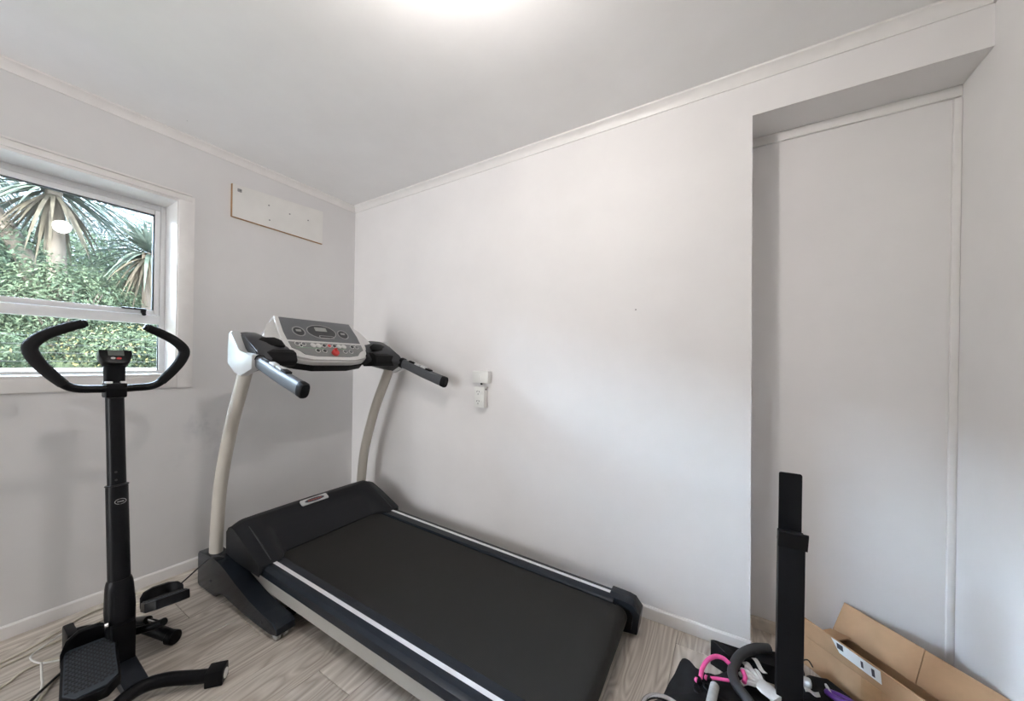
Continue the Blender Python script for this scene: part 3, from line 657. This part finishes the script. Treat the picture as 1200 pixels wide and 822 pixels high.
for s in (-1, 1):
    bm = B(); box(bm, hz+Vector((-.03, s*.020-.009, .028)), hz+Vector((.034, s*.020+.009, .036)), .002); finish('white_tab', bm, 'sticker', mb)
# base: lower column box, bent plate, feet
bm = B(); box(bm, (-.030, -.031, .05), (.030, .031, .20), .004, 2, Matrix.Rotation(0, 4, 'Y')); finish('column_foot', bm, 'stepper', st)
bm = B(); prism(bm, [(-.32, .018), (.21, .018), (.215, .050), (.03, .060), (-.32, .055)], 1, -.032, .032, .005); finish('base_beam', bm, mat('stepper_beam', (.016, .019, .025), .38, var=.1), st)
bm = B(); tube(bm, [(.345, .182, .026), (.300, .13, .033), (.238, .06, .046), (.215, 0, .050), (.238, -.06, .046), (.300, -.13, .033), (.345, -.182, .026)], .022, 12, 6, oval=(1.0, 1.0)); ffoot = finish('front_foot', bm, 'stepper', st)
for s in (-1, 1):
    e = Vector((.045, .052*s, -.005)).normalized(); p0 = Vector((.335, s*.170, .0275)); up = Vector((0, 0, 1)); side = up.cross(e)
    bm = B(); box(bm, (-.020, -.027, -.0265), (.036, .027, .028), .004)
    xf(bm, list(bm.verts), Matrix.Translation(p0) @ Matrix(((e.x, side.x, 0, 0), (e.y, side.y, 0, 0), (0, 0, 1, 0), (0, 0, 0, 1)))); fc = finish('foot_cap', bm, 'stepper', ffoot)
    bm = B(); cyl(bm, p0+Vector((e.x, e.y, 0))*.0355, p0+Vector((e.x, e.y, 0))*.0385, .017, 18); finish('cap_disc', bm, 'sticker', ffoot)
bm = B(); tube(bm, [(-.28, .03, .052), (-.22, .085, .046), (-.10, .130, .036), (-.04, .150, .030)], .024, 12, 5); rf = finish('rear_foot', bm, 'stepper', st)
bm = B(); cyl(bm, (-.045, .146, .0285), (-.015, .160, .0285), .028, 16, bevel=.004); finish('foot_cap', bm, 'stepper', rf)
bm = B(); tube(bm, [(-.28, -.02, .060), (-.30, -.05, .066), (-.305, -.075, .068)], .026, 12, 4); rf2 = finish('rear_foot', bm, 'stepper', st)
bm = B(); box(bm, (-.36, -.098, .002), (-.255, -.068, .100), .006); finish('foot_cap', bm, 'stepper', rf2)
# pedals
def pedal(s, pivot, pitch, yaw):

    pe = bpy.data.objects.new('pedal', None); C.objects.link(pe); pe.parent = st; pe.location = pivot; pe.rotation_euler = (0, pitch, yaw)
    outl = [(0, -.063), (0, .063), (.02, .065), (.27, .065), (.31, .036), (.31, -.036), (.27, -.065), (.02, -.065)]
    bm = B(); prism(bm, outl, 2, -.034, 0, .005); pl_ = finish('tread_body', bm, 'stepper', pe)
    bm = B(); prism(bm, [(a*.94+.008, b*.90) for a, b in outl], 2, -.001, .003, .001, 1); finish('tread_plate', bm, 'tread', pe)
    bm = B()
    for i in range(20):
        for j in range(8):
            xq = .030+.0125*i; yq = -.0475+.0136*j+(.003 if i % 2 else -.003)
            if xq > .262 and abs(yq) > .035: continue
            box(bm, (xq-.0042, yq-.0045, .0025), (xq+.0042, yq+.0045, .0040))
    finish('tread_pattern', bm, 'treadhole', pe, 0)['kind'] = 'stuff'
    # raised toe guard
    bm = B(); ring_loft(bm, [[Vector((x_, y_, z_)) for x_, z_ in ((.0+cx, -.02), (.024+cx, -.02), (.022+cx, hz_-.006), (.012+cx, hz_), (.0+cx, hz_-.004))] for y_, cx, hz_ in ((-.067, .040, .020), (-.055, -.005, .038), (-.025, -.035, .048), (.025, -.035, .048), (.055, -.005, .038), (.067, .040, .020))]); finish('toe_guard', bm, 'stepper', pe, 50)
    return pe
pedal(-1, (-.045, -.074, .150), math.radians(1), math.radians(-8))
pedal(1, (-.165, .150, .155), math.radians(-24), math.radians(-10))
for s, zt in ((-1, .115), (1, .175)):
    bm = B(); tube(bm, [(-.02, s*.03, .13), (.03, s*.075, zt-.03), (.07, s*.10, zt-.01)], .014, 10, 3); finish('pedal_link', bm, 'stepper', st)
    bm = B(); cyl(bm, (-.24, s*.075, .06), (-.06, s*.085, zt-.045), .015, 14); dm = finish('damper', bm, 'stepper', st)
    bm = B(); cyl(bm, (-.07, s*.085, zt-.047), (.03, s*.090, zt-.022), .008, 12); finish('damper_rod', bm, 'chrome', dm)
bm = B(); cyl(bm, (-.24, -.085, .06), (-.24, .085, .06), .012, 12); finish('damper_axle', bm, 'chrome', st)
bm = B(); cyl(bm, (-.006, -.046, .205), (-.006, -.036, .205), .012, 12); finish('bolt', bm, 'chrome', st)

# ------------------------------------------------------------------ cables on the floor by the window wall
def cable(name, pts, r, m_, label, group=None):
    bm = B(); tube(bm, pts, r, 8, 6, capr=r*.5); return tag(finish(name, bm, m_), label, 'cable', group)
cable('extension_cable', [(.215, -1.95, .0045), (.212, -1.66, .0045), (.160, -1.53, .0045), (.085, -1.42, .0045), (.072, -1.33, .0045), (.060, -1.24, .0045), (.12, -1.17, .0045), (.20, -1.20, .0045), (.17, -1.27, .0045)], .0040, 'cable', 'cream cable running closest along the baseboard under the window')
cable('extension_cable', [(.30, -1.92, .0045), (.262, -1.72, .0045), (.232, -1.60, .0045), (.215, -1.50, .0045), (.20, -1.40, .0045), (.18, -1.33, .0045)], .0040, 'cable', 'cream cable second from the window wall running to the step machine')
cable('extension_cable', [(.16, -1.46, .0125), (.236, -1.553, .0125), (.275, -1.582, .0125), (.33, -1.574, .0125), (.366, -1.555, .0125), (.41, -1.50, .0125), (.44, -1.44, .0045)], .0032, 'cablew', 'white cable curling in a small loop left of the near pedal')
cable('extension_cable', [(.46, -1.95, .0045), (.40, -1.72, .0045), (.386, -1.65, .0045), (.34, -1.60, .0045), (.35, -1.53, .0045), (.43, -1.50, .0045), (.50, -1.55, .0045), (.60, -1.60, .0045)], .0040, 'cable', 'cream cable coiling beside the near pedal of the step machine')
cable('power_lead', [(.70, -1.80, .0045), (.62, -1.66, .0045), (.545, -1.585, .0125), (.476, -1.524, .0125), (.40, -1.46, .0045)], .0045, 'cableb', 'black lead crossing the cream cables by the near pedal')
cable('flat_cable', [(.372, -1.566, .021), (.44, -1.572, .010), (.507, -1.578, .008), (.58, -1.60, .008), (.66, -1.66, .008)],   .0035, 'cablew', 'short white flat cable end lying across the cream cables')
cable('power_cable', [(.43, -1.010, .196), (.405, -1.045, .203), (.36, -1.072, .165), (.27, -1.10, .085), (.20, -1.135, .012), (.255, -1.165, .0045), (.30, -1.185, .0045)], .0035, 'cableb', 'thin black cord from the treadmill foot to the floor')

# ------------------------------------------------------------------ rack post with hook plate, front right
rk = thing('rack_post', 'upright black steel post with a hook bracket at its top, beside the cardboard box', 'rack', (2.795, -.275, 0))
bm = B(); box(bm, (-.036, -.027, .012), (.036, .025, .640), .004); finish('post', bm, 'black', rk)
bm = B(); prism(bm, rrect(.064, .24, .006, 4, 0, .715), 1, .026, .032); finish('back_plate', bm, 'black', rk)
bm = B(); prism(bm, [(-.030, .598), (-.050, .655), (-.047, .659), (-.0425, .659), (-.026, .606)], 0, -.038, .041, .0015); box(bm, (-.036, -.030, .600), (.036, .030, .612), .002); finish('hook_lip', bm, 'black', rk)
bm = B(); box(bm, (-.0385, -.030, .012), (.0385, .028, .055), .003); finish('foot_sleeve', bm, 'black', rk)
bm = B(); box(bm, (-.042, -.045, .001), (.042, .045, .012), .002); finish('base_plate', bm, 'black', rk)

# ------------------------------------------------------------------ open cardboard carton in the recess
e = Vector((.305, -.318, 0)).normalized(); nn = Vector((-e.y, e.x, 0)); up = Vector((0, 0, 1))
cb = thing('cardboard_box', 'open brown cardboard carton with raised flaps and a shipping label', 'box', (2.882, .060, 0))
LB, WB, HB, tk = .50, .150, .118, .004
def sheet(name, m_, a, b, c, d, t=tk, parent=cb, sub=None):
    """a quad panel of board with thickness along its normal"""
    a, b, c, d = map(Vector, (a, b, c, d)); n = (b-a).cross(d-a).normalized()
    bm = B(); ring_loft(bm, [[a-n*t/2, b-n*t/2, c-n*t/2, d-n*t/2], [a+n*t/2, b+n*t/2, c+n*t/2, d+n*t/2]]); return finish(name, bm, m_, parent, 0)
def q(l, w_, h): return e*l + nn*w_ + up*h
def bq(l, w_, h): return e*l + nn*w_ + up*h
sheet('bottom', 'card', q(0, 0, .003), q(LB, 0, .003), q(LB, WB, .003), q(0, WB, .003))
fs = sheet('side', 'card', q(0, 0, .002), q(LB, 0, .002), q(LB, 0, HB), q(0, 0, HB))
sheet('side', 'cardin', q(0, WB, .002), q(LB, WB, .002), q(LB, WB, HB), q(0, WB, HB))
sheet('end', 'cardin', q(0, tk, .004), q(0, WB-tk, .004), q(0, WB-tk, HB), q(0, tk, HB)); sheet('end', 'cardin', q(LB, tk, .004), q(LB, WB-tk, .004), q(LB, WB-tk, HB), q(LB, tk, HB))
nf = sheet('flap', 'card', q(0, 0, HB+.001), q(LB, 0, HB+.001), q(LB-.003, -.014, HB+.078), q(.003, -.014, HB+.078))
ff = sheet('flap', 'card', q(0, WB, HB+.001), q(.26, WB, HB+.001), q(.26, WB+.042, HB+.112), q(.012, WB+.042, HB+.112)); ff2 = sheet('flap', 'card', q(.2615, WB, HB+.001), q(LB-.03, WB, HB+.001), q(LB-.034, WB+.041, HB+.110), q(.2615, WB+.0425, HB+.111))
sheet('end_flap', 'card', q(.0, .012, HB+.002), q(.0, WB-.012, HB+.002), q(.075, WB-.02, HB+.020), q(.075, .02, HB+.020))
sheet('end_flap', 'cardin', q(LB, .012, HB+.001), q(LB, WB-.012, HB+.001), q(LB-.07, WB-.02, HB-.04), q(LB-.07, .02, HB-.04))
sheet('inner_liner', 'cardin', q(.10, .03, .02), q(.45, .03, .02), q(.45, .12, .075), q(.10, .12, .075))
# shipping label on the near flap, print and tape
fd = (q(0, -.014, HB+.078)-q(0, 0, HB+.001)); 
def on_flap(l, t): return q(l, 0, HB+.001)+fd*t - nn*.0026
lb = sheet('shipping_label', 'label', on_flap(.135, .42), on_flap(.262, .34), on_flap(.262, .93), on_flap(.112, .95), .0012, nf)
for l0, l1, t0, t1 in ((.130, .150, .62, .88), (.205, .212, .5, .80), (.236, .245, .45, .80)):
    sheet('print', 'ink', on_flap(l0, t0)-nn*.001, on_flap(l1, t0)-nn*.001, on_flap(l1, t1)-nn*.001, on_flap(l0, t1)-nn*.001, .0006, nf)
sheet('packing_tape', 'cardtape', q(.20, -.0028, .02), q(.26, -.0028, .02), q(.26, -.0028, HB), q(.20, -.0028, HB), .001, fs)

# ------------------------------------------------------------------ black fabric bag heaped on the floor and the gear on it
def fabric(name, outline, label, cat, peak, seed, zfun, m_='cloth'):
    """crumpled cloth heap: grid clipped to an outline, heights from zfun, given thickness"""
    bm = B(); xs = [p[0] for p in outline]; ys = [p[1] for p in outline]; N = 46
    def inside(x_, y_):
        c = False; n_ = len(outline)
        for i in range(n_):
            x1, y1 = outline[i]; x2, y2 = outline[(i+1) % n_]
            if (y1 > y_) != (y2 > y_) and x_ < (x2-x1)*(y_-y1)/(y2-y1)+x1: c = not c
        return c
    cx, cy = sum(xs)/len(xs), sum(ys)/len(ys)
    # radial grid follows the outline exactly
    K = len(outline)*6; bnd = []
    for i in range(len(outline)):
        a, b = Vector(outline[i]), Vector(outline[(i+1) % len(outline)])
        for j in range(6): bnd.append(a+(b-a)*(j/6))
    rings = []
    for r_ in range(1, 13):
        t = r_/12; rings.append([bm.verts.new((cx+(p.x-cx)*t, cy+(p.y-cy)*t, zfun(cx+(p.x-cx)*t, cy+(p.y-cy)*t, t))) for p in bnd])
    c0 = bm.verts.new((cx, cy, zfun(cx, cy, 0)))
    n_ = len(bnd)
    for i in range(n_): bm.faces.new((c0, rings[0][i], rings[0][(i+1) % n_]))
    for a, b in zip(rings, rings[1:]):
        for i in range(n_): bm.faces.new((a[i], b[i], b[(i+1) % n_], a[(i+1) % n_]))
    lowr = [bm.verts.new((v.co.x, v.co.y, .002)) for v in rings[-1]]
    for i in range(n_): bm.faces.new((rings[-1][i], lowr[i], lowr[(i+1) % n_], rings[-1][(i+1) % n_]))
    bm.faces.new(lowr)
    return tag(finish(name, bm, m_, None, 50), label, cat)
def nz(x_, y_, s_, o_=0): return noise.noise(Vector((x_*s_+o_, y_*s_, o_*.7)))
def bagz(x_, y_, t):
    z = .022+.040*(1-t**3) + .020*nz(x_, y_, 9, 3) + .011*nz(x_, y_, 22, 1)
    # two stiff corners stand up
    z += .060*max(0, 1-math.hypot(x_-2.470, y_+.295)/.11)
    return max(.006, z)
out1 = [(2.385, -.490), (2.43, -.385), (2.470, -.288), (2.500, -.300), (2.545, -.285), (2.575, -.225), (2.66, -.150), (2.738, -.130), (2.750, -.255), (2.745, -.40), (2.72, -.56), (2.58, -.62), (2.45, -.585)]
fabric('fabric_bag', out1, 'crumpled black fabric bag spread on the floor under the pink cord', 'bag', None, 1, bagz)
def flapz(x_, y_, t):
    return max(.010, .070 + .014*nz(x_, y_, 8, 6) + .024*max(0, min(1, (y_+.135)/.05)) + .022*max(0, 1-math.hypot(x_-2.566, y_+.140)/.10))
out2 = [(2.560, -.150), (2.600, -.132), (2.68, -.102), (2.76, -.080), (2.85, -.066), (2.860, -.120), (2.755, -.128), (2.70, -.128), (2.62, -.176)]
fabric('fabric_pouch', out2, 'black fabric pouch folded against the wall corner behind the rubber hose', 'bag', None, 2, flapz)
out3 = [(2.842, -.165), (2.875, -.060), (2.925, -.040), (2.985, -.115), (3.040, -.190), (3.075, -.285), (3.03, -.36), (2.93, -.42), (2.845, -.40)]
fabric('sports_bag', out3, 'black padded sports bag between the post and the cardboard box', 'bag', None, 3, lambda x_, y_, t: max(.012, .040+.038*(1-t**4)+.016*nz(x_, y_, 12, 9)))
bt = catmull([(2.755, -.098, .112), (2.709, -.132, .116), (2.666, -.183, .112), (2.640, -.246, .106), (2.634, -.300, .104), (2.650, -.350, .104), (2.680, -.395, .104), (2.70, -.45, .09), (2.70, -.52, .085)], 1)
bm = B(); tube(bm, bt, .0165, 14, 6, capr=.004); tag(finish('rubber_hose', bm, 'rubber'), 'thick black rubber tube curving over the black bag', 'hose')
pk = thing('bungee_cord', 'bright pink elastic cord with black clip hooks lying on the black bag', 'cord', (2.58, -.32, .0))
po = Vector(pk.location)
bm = B(); tube(bm, [Vector(p)-po for p in ((2.537, -.365, .094), (2.541, -.330, .106), (2.556, -.297, .118), (2.579, -.272, .124), (2.604, -.262, .122), (2.626, -.266, .112))], .0075, 12, 5, capr=.002); finish('cord', bm, 'pink', pk)
bm = B(); tube(bm, [Vector(p)-po for p in ((2.665, -.262, .104), (2.672, -.285, .100), (2.668, -.305, .096))], .0075, 12, 5, capr=.002); finish('cord', bm, 'pink', pk)
bm = B(); tube(bm, [Vector(p)-po for p in ((2.622, -.330, .099), (2.590, -.342, .099), (2.566, -.352, .098))], .0055, 12, 5, capr=.002); finish('cord', bm, 'pink', pk)
for p, a in (((2.533, -.376, .092), .3), ((2.562, -.352, .096), .9)):
    c = Vector(p)-po
    bm = B(); cyl(bm, c+Vector((-.004, .010, 0)), c+Vector((.004, -.012, -.002)), .0095, 12, bevel=.002); cl = finish('clip_barrel', bm, 'black', pk)
    bm = B(); cyl(bm, c+Vector((-.011, -.004, .001)), c+Vector((-.004, -.007, .003)), .0080, 12, bevel=.001); finish('cord_end', bm, 'pink', pk)
    bm = B(); torus(bm, c+Vector((-.004, -.028, -.010)), (.25, .1, 1), .011, .0026, 18, 6, ref=(0, 1, 0), ru=1.5); finish('clip_hook', bm, 'blackm', pk)
gh = thing('foam_roller_bar', 'grey foam covered bar lying beneath the pink cord', 'bar', (2.575, -.41, .080))
bm = B(); tube(bm, [(.006, .044, .008), (-.002, -.03, .008), (-.012, -.12, .004)], .0145, 14, 3, capr=.003); finish('foam', bm, 'greyfoam', gh)
bm = B(); tube(bm, [(-.012, -.12, .004), (-.016, -.155, .0)], .007, 10, 2); finish('rod', bm, 'blackm', gh)
bm = B(); torus(bm, (2.452, -.545, .060), (.08, .05, 1), .075, .0085, 40, 10); tag(finish('steel_ring', bm, 'chrome'), 'round grey steel ring at the near edge of the black bag', 'ring')
# white gloves, tags, strap
def strip(name, a, b, wd, z0, z1, m_, label, cat, group=None, parent=None):
    a, b = Vector(a), Vector(b); d = (b-a).normalized(); sdv = Vector((-d.y, d.x)); bm = B(); rings = []
    for k in range(9):
        t = k/8; p = a+(b-a)*t; z = z0+(z1-z0)*t+.004*math.sin(t*7)
        rings.append([Vector((p.x+sdv.x*wd, p.y+sdv.y*wd, z)), Vector((p.x-sdv.x*wd, p.y-sdv.y*wd, z+.001)), Vector((p.x-sdv.x*wd, p.y-sdv.y*wd, z+.003)), Vector((p.x+sdv.x*wd, p.y+sdv.y*wd, z+.002))])
    ring_loft(bm, rings); return tag(finish(name, bm, m_), label, cat, group)
strip('fabric_tag', (2.670, -.188), (2.708, -.232), .013, .084, .082, 'white_knit', 'white fabric care tag nearest the rubber tube', 'tag', 'tags on the black bag')
strip('fabric_tag', (2.703, -.158), (2.735, -.212), .008, .092, .086, 'white_knit', 'white fabric care tag farther from the rubber tube', 'tag', 'tags on the black bag')
def glove(name, c, rot, label):
    t = thing(name, label, 'glove', c, rot)
    bm = B(); rings = []
    for k in range(7):
        x_ = -.04+.08*k/6; hw = .030*(1-.25*abs(k-3)/3); rings.append([Vector((x_, hw*math.cos(q_), .010+.008*math.sin(q_)+.003*nz(x_, q_, 20, 4))) for q_ in [2*PI*j/12 for j in range(12)]])
    ring_loft(bm, rings); finish('palm', bm, 'white_knit', t)
    for i, (a, ln) in enumerate(((-.5, .045), (-.16, .06), (.14, .058), (.45, .05), (1.1, .04))):
        bm = B(); s0 = Vector((.030*math.cos(a*.5), .026*math.sin(a), .011)); tube(bm, [s0, s0+Vector((math.cos(a)*ln*.6, math.sin(a)*ln*.6, .004)), s0+Vector((math.cos(a)*ln, math.sin(a)*ln, -.003))], .0085, 8, 3, capr=.004); finish('finger', bm, 'white_knit', t)
    return t
glove('work_glove', (2.735, -.285, .078), 2.4, 'crumpled white knitted glove left of the black post')
strip('white_strap', (2.846, -.218), (2.886, -.214), .010, .090, .086, 'white_knit', 'short white strap lying right of the black post', 'strap')
bm = B(); box(bm, (2.842, -.182, .070), (2.872, -.150, .094), .009, 3); tag(finish('foam_pad', bm, 'white_knit'), 'small white foam pad just right of the black post', 'pad')
pu_ = thing('purple_handle', 'purple plastic handle loop with white trim in front of the cardboard box', 'handle', (2.945, -.185, .078))
bm = B(); torus(bm, (.0, -.01, .012), (.1, .35, 1), .030, .0085, 30, 10, ref=(1, 0, 0), ru=1.2, rv=.85); finish('loop', bm, 'purple', pu_)
bm = B(); torus(bm, (-.030, .005, .016), (1, .3, .4), .014, .003, 20, 6); finish('trim_ring', bm, 'sticker', pu_)
bm = B(); tube(bm, [(2.852, -.085, .075), (2.862, -.070, .093), (2.878, -.062, .096), (2.890, -.068, .080)], .0022, 8, 5, capr=.001); tag(finish('thin_cord', bm, 'cableb'), 'thin black cord loop sticking up from the sports bag', 'cord')

# ------------------------------------------------------------------ garden outside the window
bm = B(); N = 24
def gz(x_, y_): 
    t = -x_
    return (.35 if t < 2.6 else .35) + (0 if t < 2.7 else .60+min(1.5, (t-2.7)*.20)) + .05*nz(x_, y_, 1.3, 2)
xs_ = [-.21, -1, -2, -2.55, -2.70, -2.75, -3.2, -4, -5, -6, -7, -8, -10, -13]; rows = []
for x_ in xs_: rows.append([bm.verts.new((x_, -9+16*j/N, gz(x_, -9+16*j/N))) for j in range(N+1)])
for a, b in zip(rows, rows[1:]):
    for j in range(N): bm.faces.new((a[j], a[j+1], b[j+1], b[j]))
struct(finish('ground', bm, 'grass'), 'sloping grassy bank outside the window', 'ground')
rw = thing('retaining_wall', 'low pale block wall at the foot of the garden bank', 'wall', (-2.55, 0, .30))
for r_ in range(4):
    for k in range(26):
        y0 = -5.0+.40*k+(.2 if r_ % 2 else 0)
        if 'blk' not in globals():
            bm = B(); box(bm, (-.06, .002, .002), (.06, .396, .196), .006, 1); blk = finish('block', bm, 'block', rw); blk.location = (0, y0, r_*.2)
        else:
            o = bpy.data.objects.new('block', blk.data); C.objects.link(o); o.parent = rw; o.location = (random.uniform(-.004, .004), y0, r_*.2)
fn = thing('wire_fence', 'thin wire fence standing on the pale block wall', 'fence', (-2.55, 0, 1.10))
for k in range(4):
    bm = B(); tube(bm, [(0, -5, .06+.075*k), (0, -1.7, .055+.075*k), (0, 1.0, .06+.075*k), (0, 5, .06+.075*k)], .0018, 6, 4); finish('wire', bm, 'wire', fn)
for k in range(5):
    bm = B(); cyl(bm, (.0, -4.2+2*k, 0), (0, -4.2+2*k, .40), .014, 8); finish('post', bm, 'wire', fn)
def leaves(bm, n_, cen, rad, size, seed, flat=.6, shell=.5):
    rnd = random.Random(seed)
    for _ in range(n_):
        d = Vector((rnd.gauss(0, 1), rnd.gauss(0, 1), rnd.gauss(0, 1))).normalized(); r_ = (shell+(1-shell)*rnd.random())
        bump_ = 1+.25*noise.noise(d*2.2+Vector((seed, 0, 0)))
        c = Vector(cen)+Vector((d.x*rad[0], d.y*rad[1], d.z*rad[2]))*r_*bump_
        ln = size*rnd.uniform(.6, 1.3); wd = ln*rnd.uniform(.28, .45)
        nrm = (d+Vector((rnd.gauss(0, flat), rnd.gauss(0, flat), rnd.gauss(0, flat)+.4))).normalized(); u = nrm.orthogonal().normalized()
        u = Matrix.Rotation(rnd.uniform(0, 2*PI), 3, nrm) @ u; v = nrm.cross(u)
        vs = [bm.verts.new(c-u*ln*.5), bm.verts.new(c+v*wd*.5+nrm*ln*.06), bm.verts.new(c+u*ln*.5), bm.verts.new(c-v*wd*.5+nrm*ln*.06)]
        bm.faces.new(vs)
def raw(name, bm, m_, parent=None):
    me = bpy.data.meshes.new(name); bm.to_mesh(me); bm.free(); me.materials.append(M[m_]); o = bpy.data.objects.new(name, me); C.objects.link(o)
    if parent: o.parent = parent
    return o
def shrub(name, loc, rad, n_, size, m_, seed, label, flowers=0, cat='shrub', group='garden shrubs outside the window'):
    t = thing(name, label, cat, loc, 0, group)
    bm = B(); leaves(bm, n_, (0, 0, rad[2]*.9), rad, size, seed); raw('foliage', bm, m_, t)
    bm = B(); rnd = random.Random(seed)
    for k in range(5):
        a = rnd.uniform(0, 2*PI); tube(bm, [(0, 0, -.1), (math.cos(a)*rad[0]*.25, math.sin(a)*rad[1]*.25, rad[2]*.6), (math.cos(a)*rad[0]*.55, math.sin(a)*rad[1]*.55, rad[2]*1.25)], [.022, .014, .006], 6, 3)
    finish('stem', bm, 'bark', t)
    if flowers:
        bm = B(); leaves(bm, flowers, (0, 0, rad[2]*.9), [r_*1.03 for r_ in rad], .036, seed+5, shell=.92); raw('flowers', bm, 'petal', t)
    return t
shrub('flowering_shrub', (-3.25, -.62, .98), (.42, .50, .30), 4200, .045, 'leaf_b', 11, 'low shrub dotted with yellow flowers in the middle of the lower pane', 420)
shrub('flowering_shrub', (-3.3, -1.55, .98), (.42, .48, .26), 4200, .045, 'leaf_b', 12, 'low flowering shrub at the left of the lower pane', 90)
shrub('flowering_shrub', (-3.2, .35, .98), (.42, .45, .26), 2300, .065, 'leaf_b', 13, 'low flowering shrub hidden behind the right window frame', 150)
shrub('leafy_shrub', (-4.5, -1.55, 1.30), (.75, .80, .76), 10000, .060, 'leaf_a', 21, 'dense mid green bush at the left of the upper pane')
shrub('leafy_shrub', (-4.7, -.45, 1.30), (.65, .70, .62), 8500, .055, 'leaf_b', 22, 'light green bush in the centre of the upper pane between the palms')
shrub('leafy_shrub', (-4.6, .55, 1.30), (.70, .70, .62), 8000, .06, 'leaf_c', 23, 'dark green bush at the right of the upper pane')
shrub('leafy_shrub', (-5.7, -1.9, 1.55), (.85, .95, .90), 9000, .075, 'leaf_c', 24, 'tall dark bush behind the mid green bush')
shrub('leafy_shrub', (-6.4, -.6, 1.65), (1.0, 1.0, .88), 9000, .075, 'leaf_a', 25, 'tall grey-green bush far back between the palms')
shrub('leafy_shrub', (-6.3, 1.0, 1.65), (1.1, 1.0, .85), 8500, .075, 'leaf_a', 26, 'tall bush far back on the right of the bank')
shrub('leafy_shrub', (-4.9, -3.2, 1.35), (.9, 1.0, .9), 5000, .09, 'leaf_a', 27, 'wide green bush far left on the bank')
def blade(bm, o_, d, ln, wd, droop, rnd):
    """arching sword leaf"""
    d = d.normalized(); side = d.cross(Vector((0, 0, 1)));
    if side.length < .05: side = Vector((1, 0, 0))
    side.normalize(); P = []
    for k in range(6):
        t = k/5; p = o_+d*ln*t+Vector((0, 0, -droop*ln*t*t)); w_ = wd*(.55+.9*t*(1-t)*1.6)*(1-t**3)+.002
        P.append((bm.verts.new(p-side*w_), bm.verts.new(p+side*w_)))
    for a, b in zip(P, P[1:]): bm.faces.new((a[0], a[1], b[1], b[0]))
def cabbage_palm(base, heads, label, seed):
    t = thing('cabbage_palm', label, 'tree', base, 0, 'cabbage palms outside the window'); rnd = random.Random(seed)
    for (hx, hy, hz_, ln) in heads:
        h = Vector((hx, hy, hz_)); bm = B(); tube(bm, [(0, 0, -.2), (hx*.3, hy*.3, hz_*.5), h], [.10, .08, .065], 10, 4); finish('trunk', bm, 'bark', t)
        bm = B()
        for _ in range(150):
            a = rnd.uniform(0, 2*PI); el = rnd.uniform(-.35, 1.35); d = Vector((math.cos(a)*math.cos(el), math.sin(a)*math.cos(el), math.sin(el)))
            blade(bm, h+d*.05, d, ln*rnd.uniform(.75, 1.1), .020, rnd.uniform(.25, .65), rnd)
        raw('crown', bm, 'leaf_d', t)
        bm = B()
        for _ in range(60):
            a = rnd.uniform(0, 2*PI); el = rnd.uniform(-1.1, -.3); d = Vector((math.cos(a)*math.cos(el), math.sin(a)*math.cos(el), math.sin(el)))
            blade(bm, h+d*.05-Vector((0, 0, .05)), d, ln*rnd.uniform(.5, .85), .018, rnd.uniform(.4, .8), rnd)
        raw('dead_leaves', bm, 'leaf_dead', t)
    return t
cabbage_palm((-4.15, -1.00, 1.20), [(0, -.05, 1.95, .75), (-.35, -.75, 2.2, .75)], 'tall cabbage palm with drooping spiky crown at the left of the upper pane', 3)
cabbage_palm((-3.95, -.26, 1.15), [(0, -.03, 1.42, .62)], 'shorter cabbage palm with spiky crown at the right of the upper pane', 4)
cabbage_palm((-5.6, .40, 1.5), [(0, 0, 1.75, .75)], 'distant cabbage palm behind the shorter one', 5)
shrub('leafy_shrub', (-3.75, -1.00, 1.15), (.40, .60, .62), 6500, .05, 'leaf_b', 31, 'light green bush in front of the tall palm trunk')
shrub('leafy_shrub', (-3.7, -.10, 1.10), (.35, .50, .36), 4600, .045, 'leaf_a', 32, 'mid green bush at the foot of the shorter palm')
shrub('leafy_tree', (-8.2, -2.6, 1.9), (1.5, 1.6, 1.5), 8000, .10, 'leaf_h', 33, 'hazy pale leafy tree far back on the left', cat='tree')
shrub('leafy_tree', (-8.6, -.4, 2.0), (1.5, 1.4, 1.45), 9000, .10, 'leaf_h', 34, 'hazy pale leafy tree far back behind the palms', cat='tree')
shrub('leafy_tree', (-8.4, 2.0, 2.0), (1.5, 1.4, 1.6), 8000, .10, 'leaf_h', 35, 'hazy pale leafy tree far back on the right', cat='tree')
shrub('leafy_tree', (-5.1, .95, 1.4), (.8, .75, 1.05), 8000, .07, 'leaf_b', 36, 'pale green leafy tree rising behind the shorter palm', cat='tree')
bm = B(); rows = []
for i in range(15):
    rows.append([bm.verts.new((-13-i*1.0, -40+2*j, .8+i*.62+(.3+.05*i)*nz(i*1.0, j*2.0, .35, 3))) for j in range(41)])
for a, b in zip(rows, rows[1:]):
    for j in range(40): bm.faces.new((a[j], a[j+1], b[j+1], b[j]))
struct(finish('hillside', bm, 'hill'), 'distant green hillside behind the garden', 'hill')
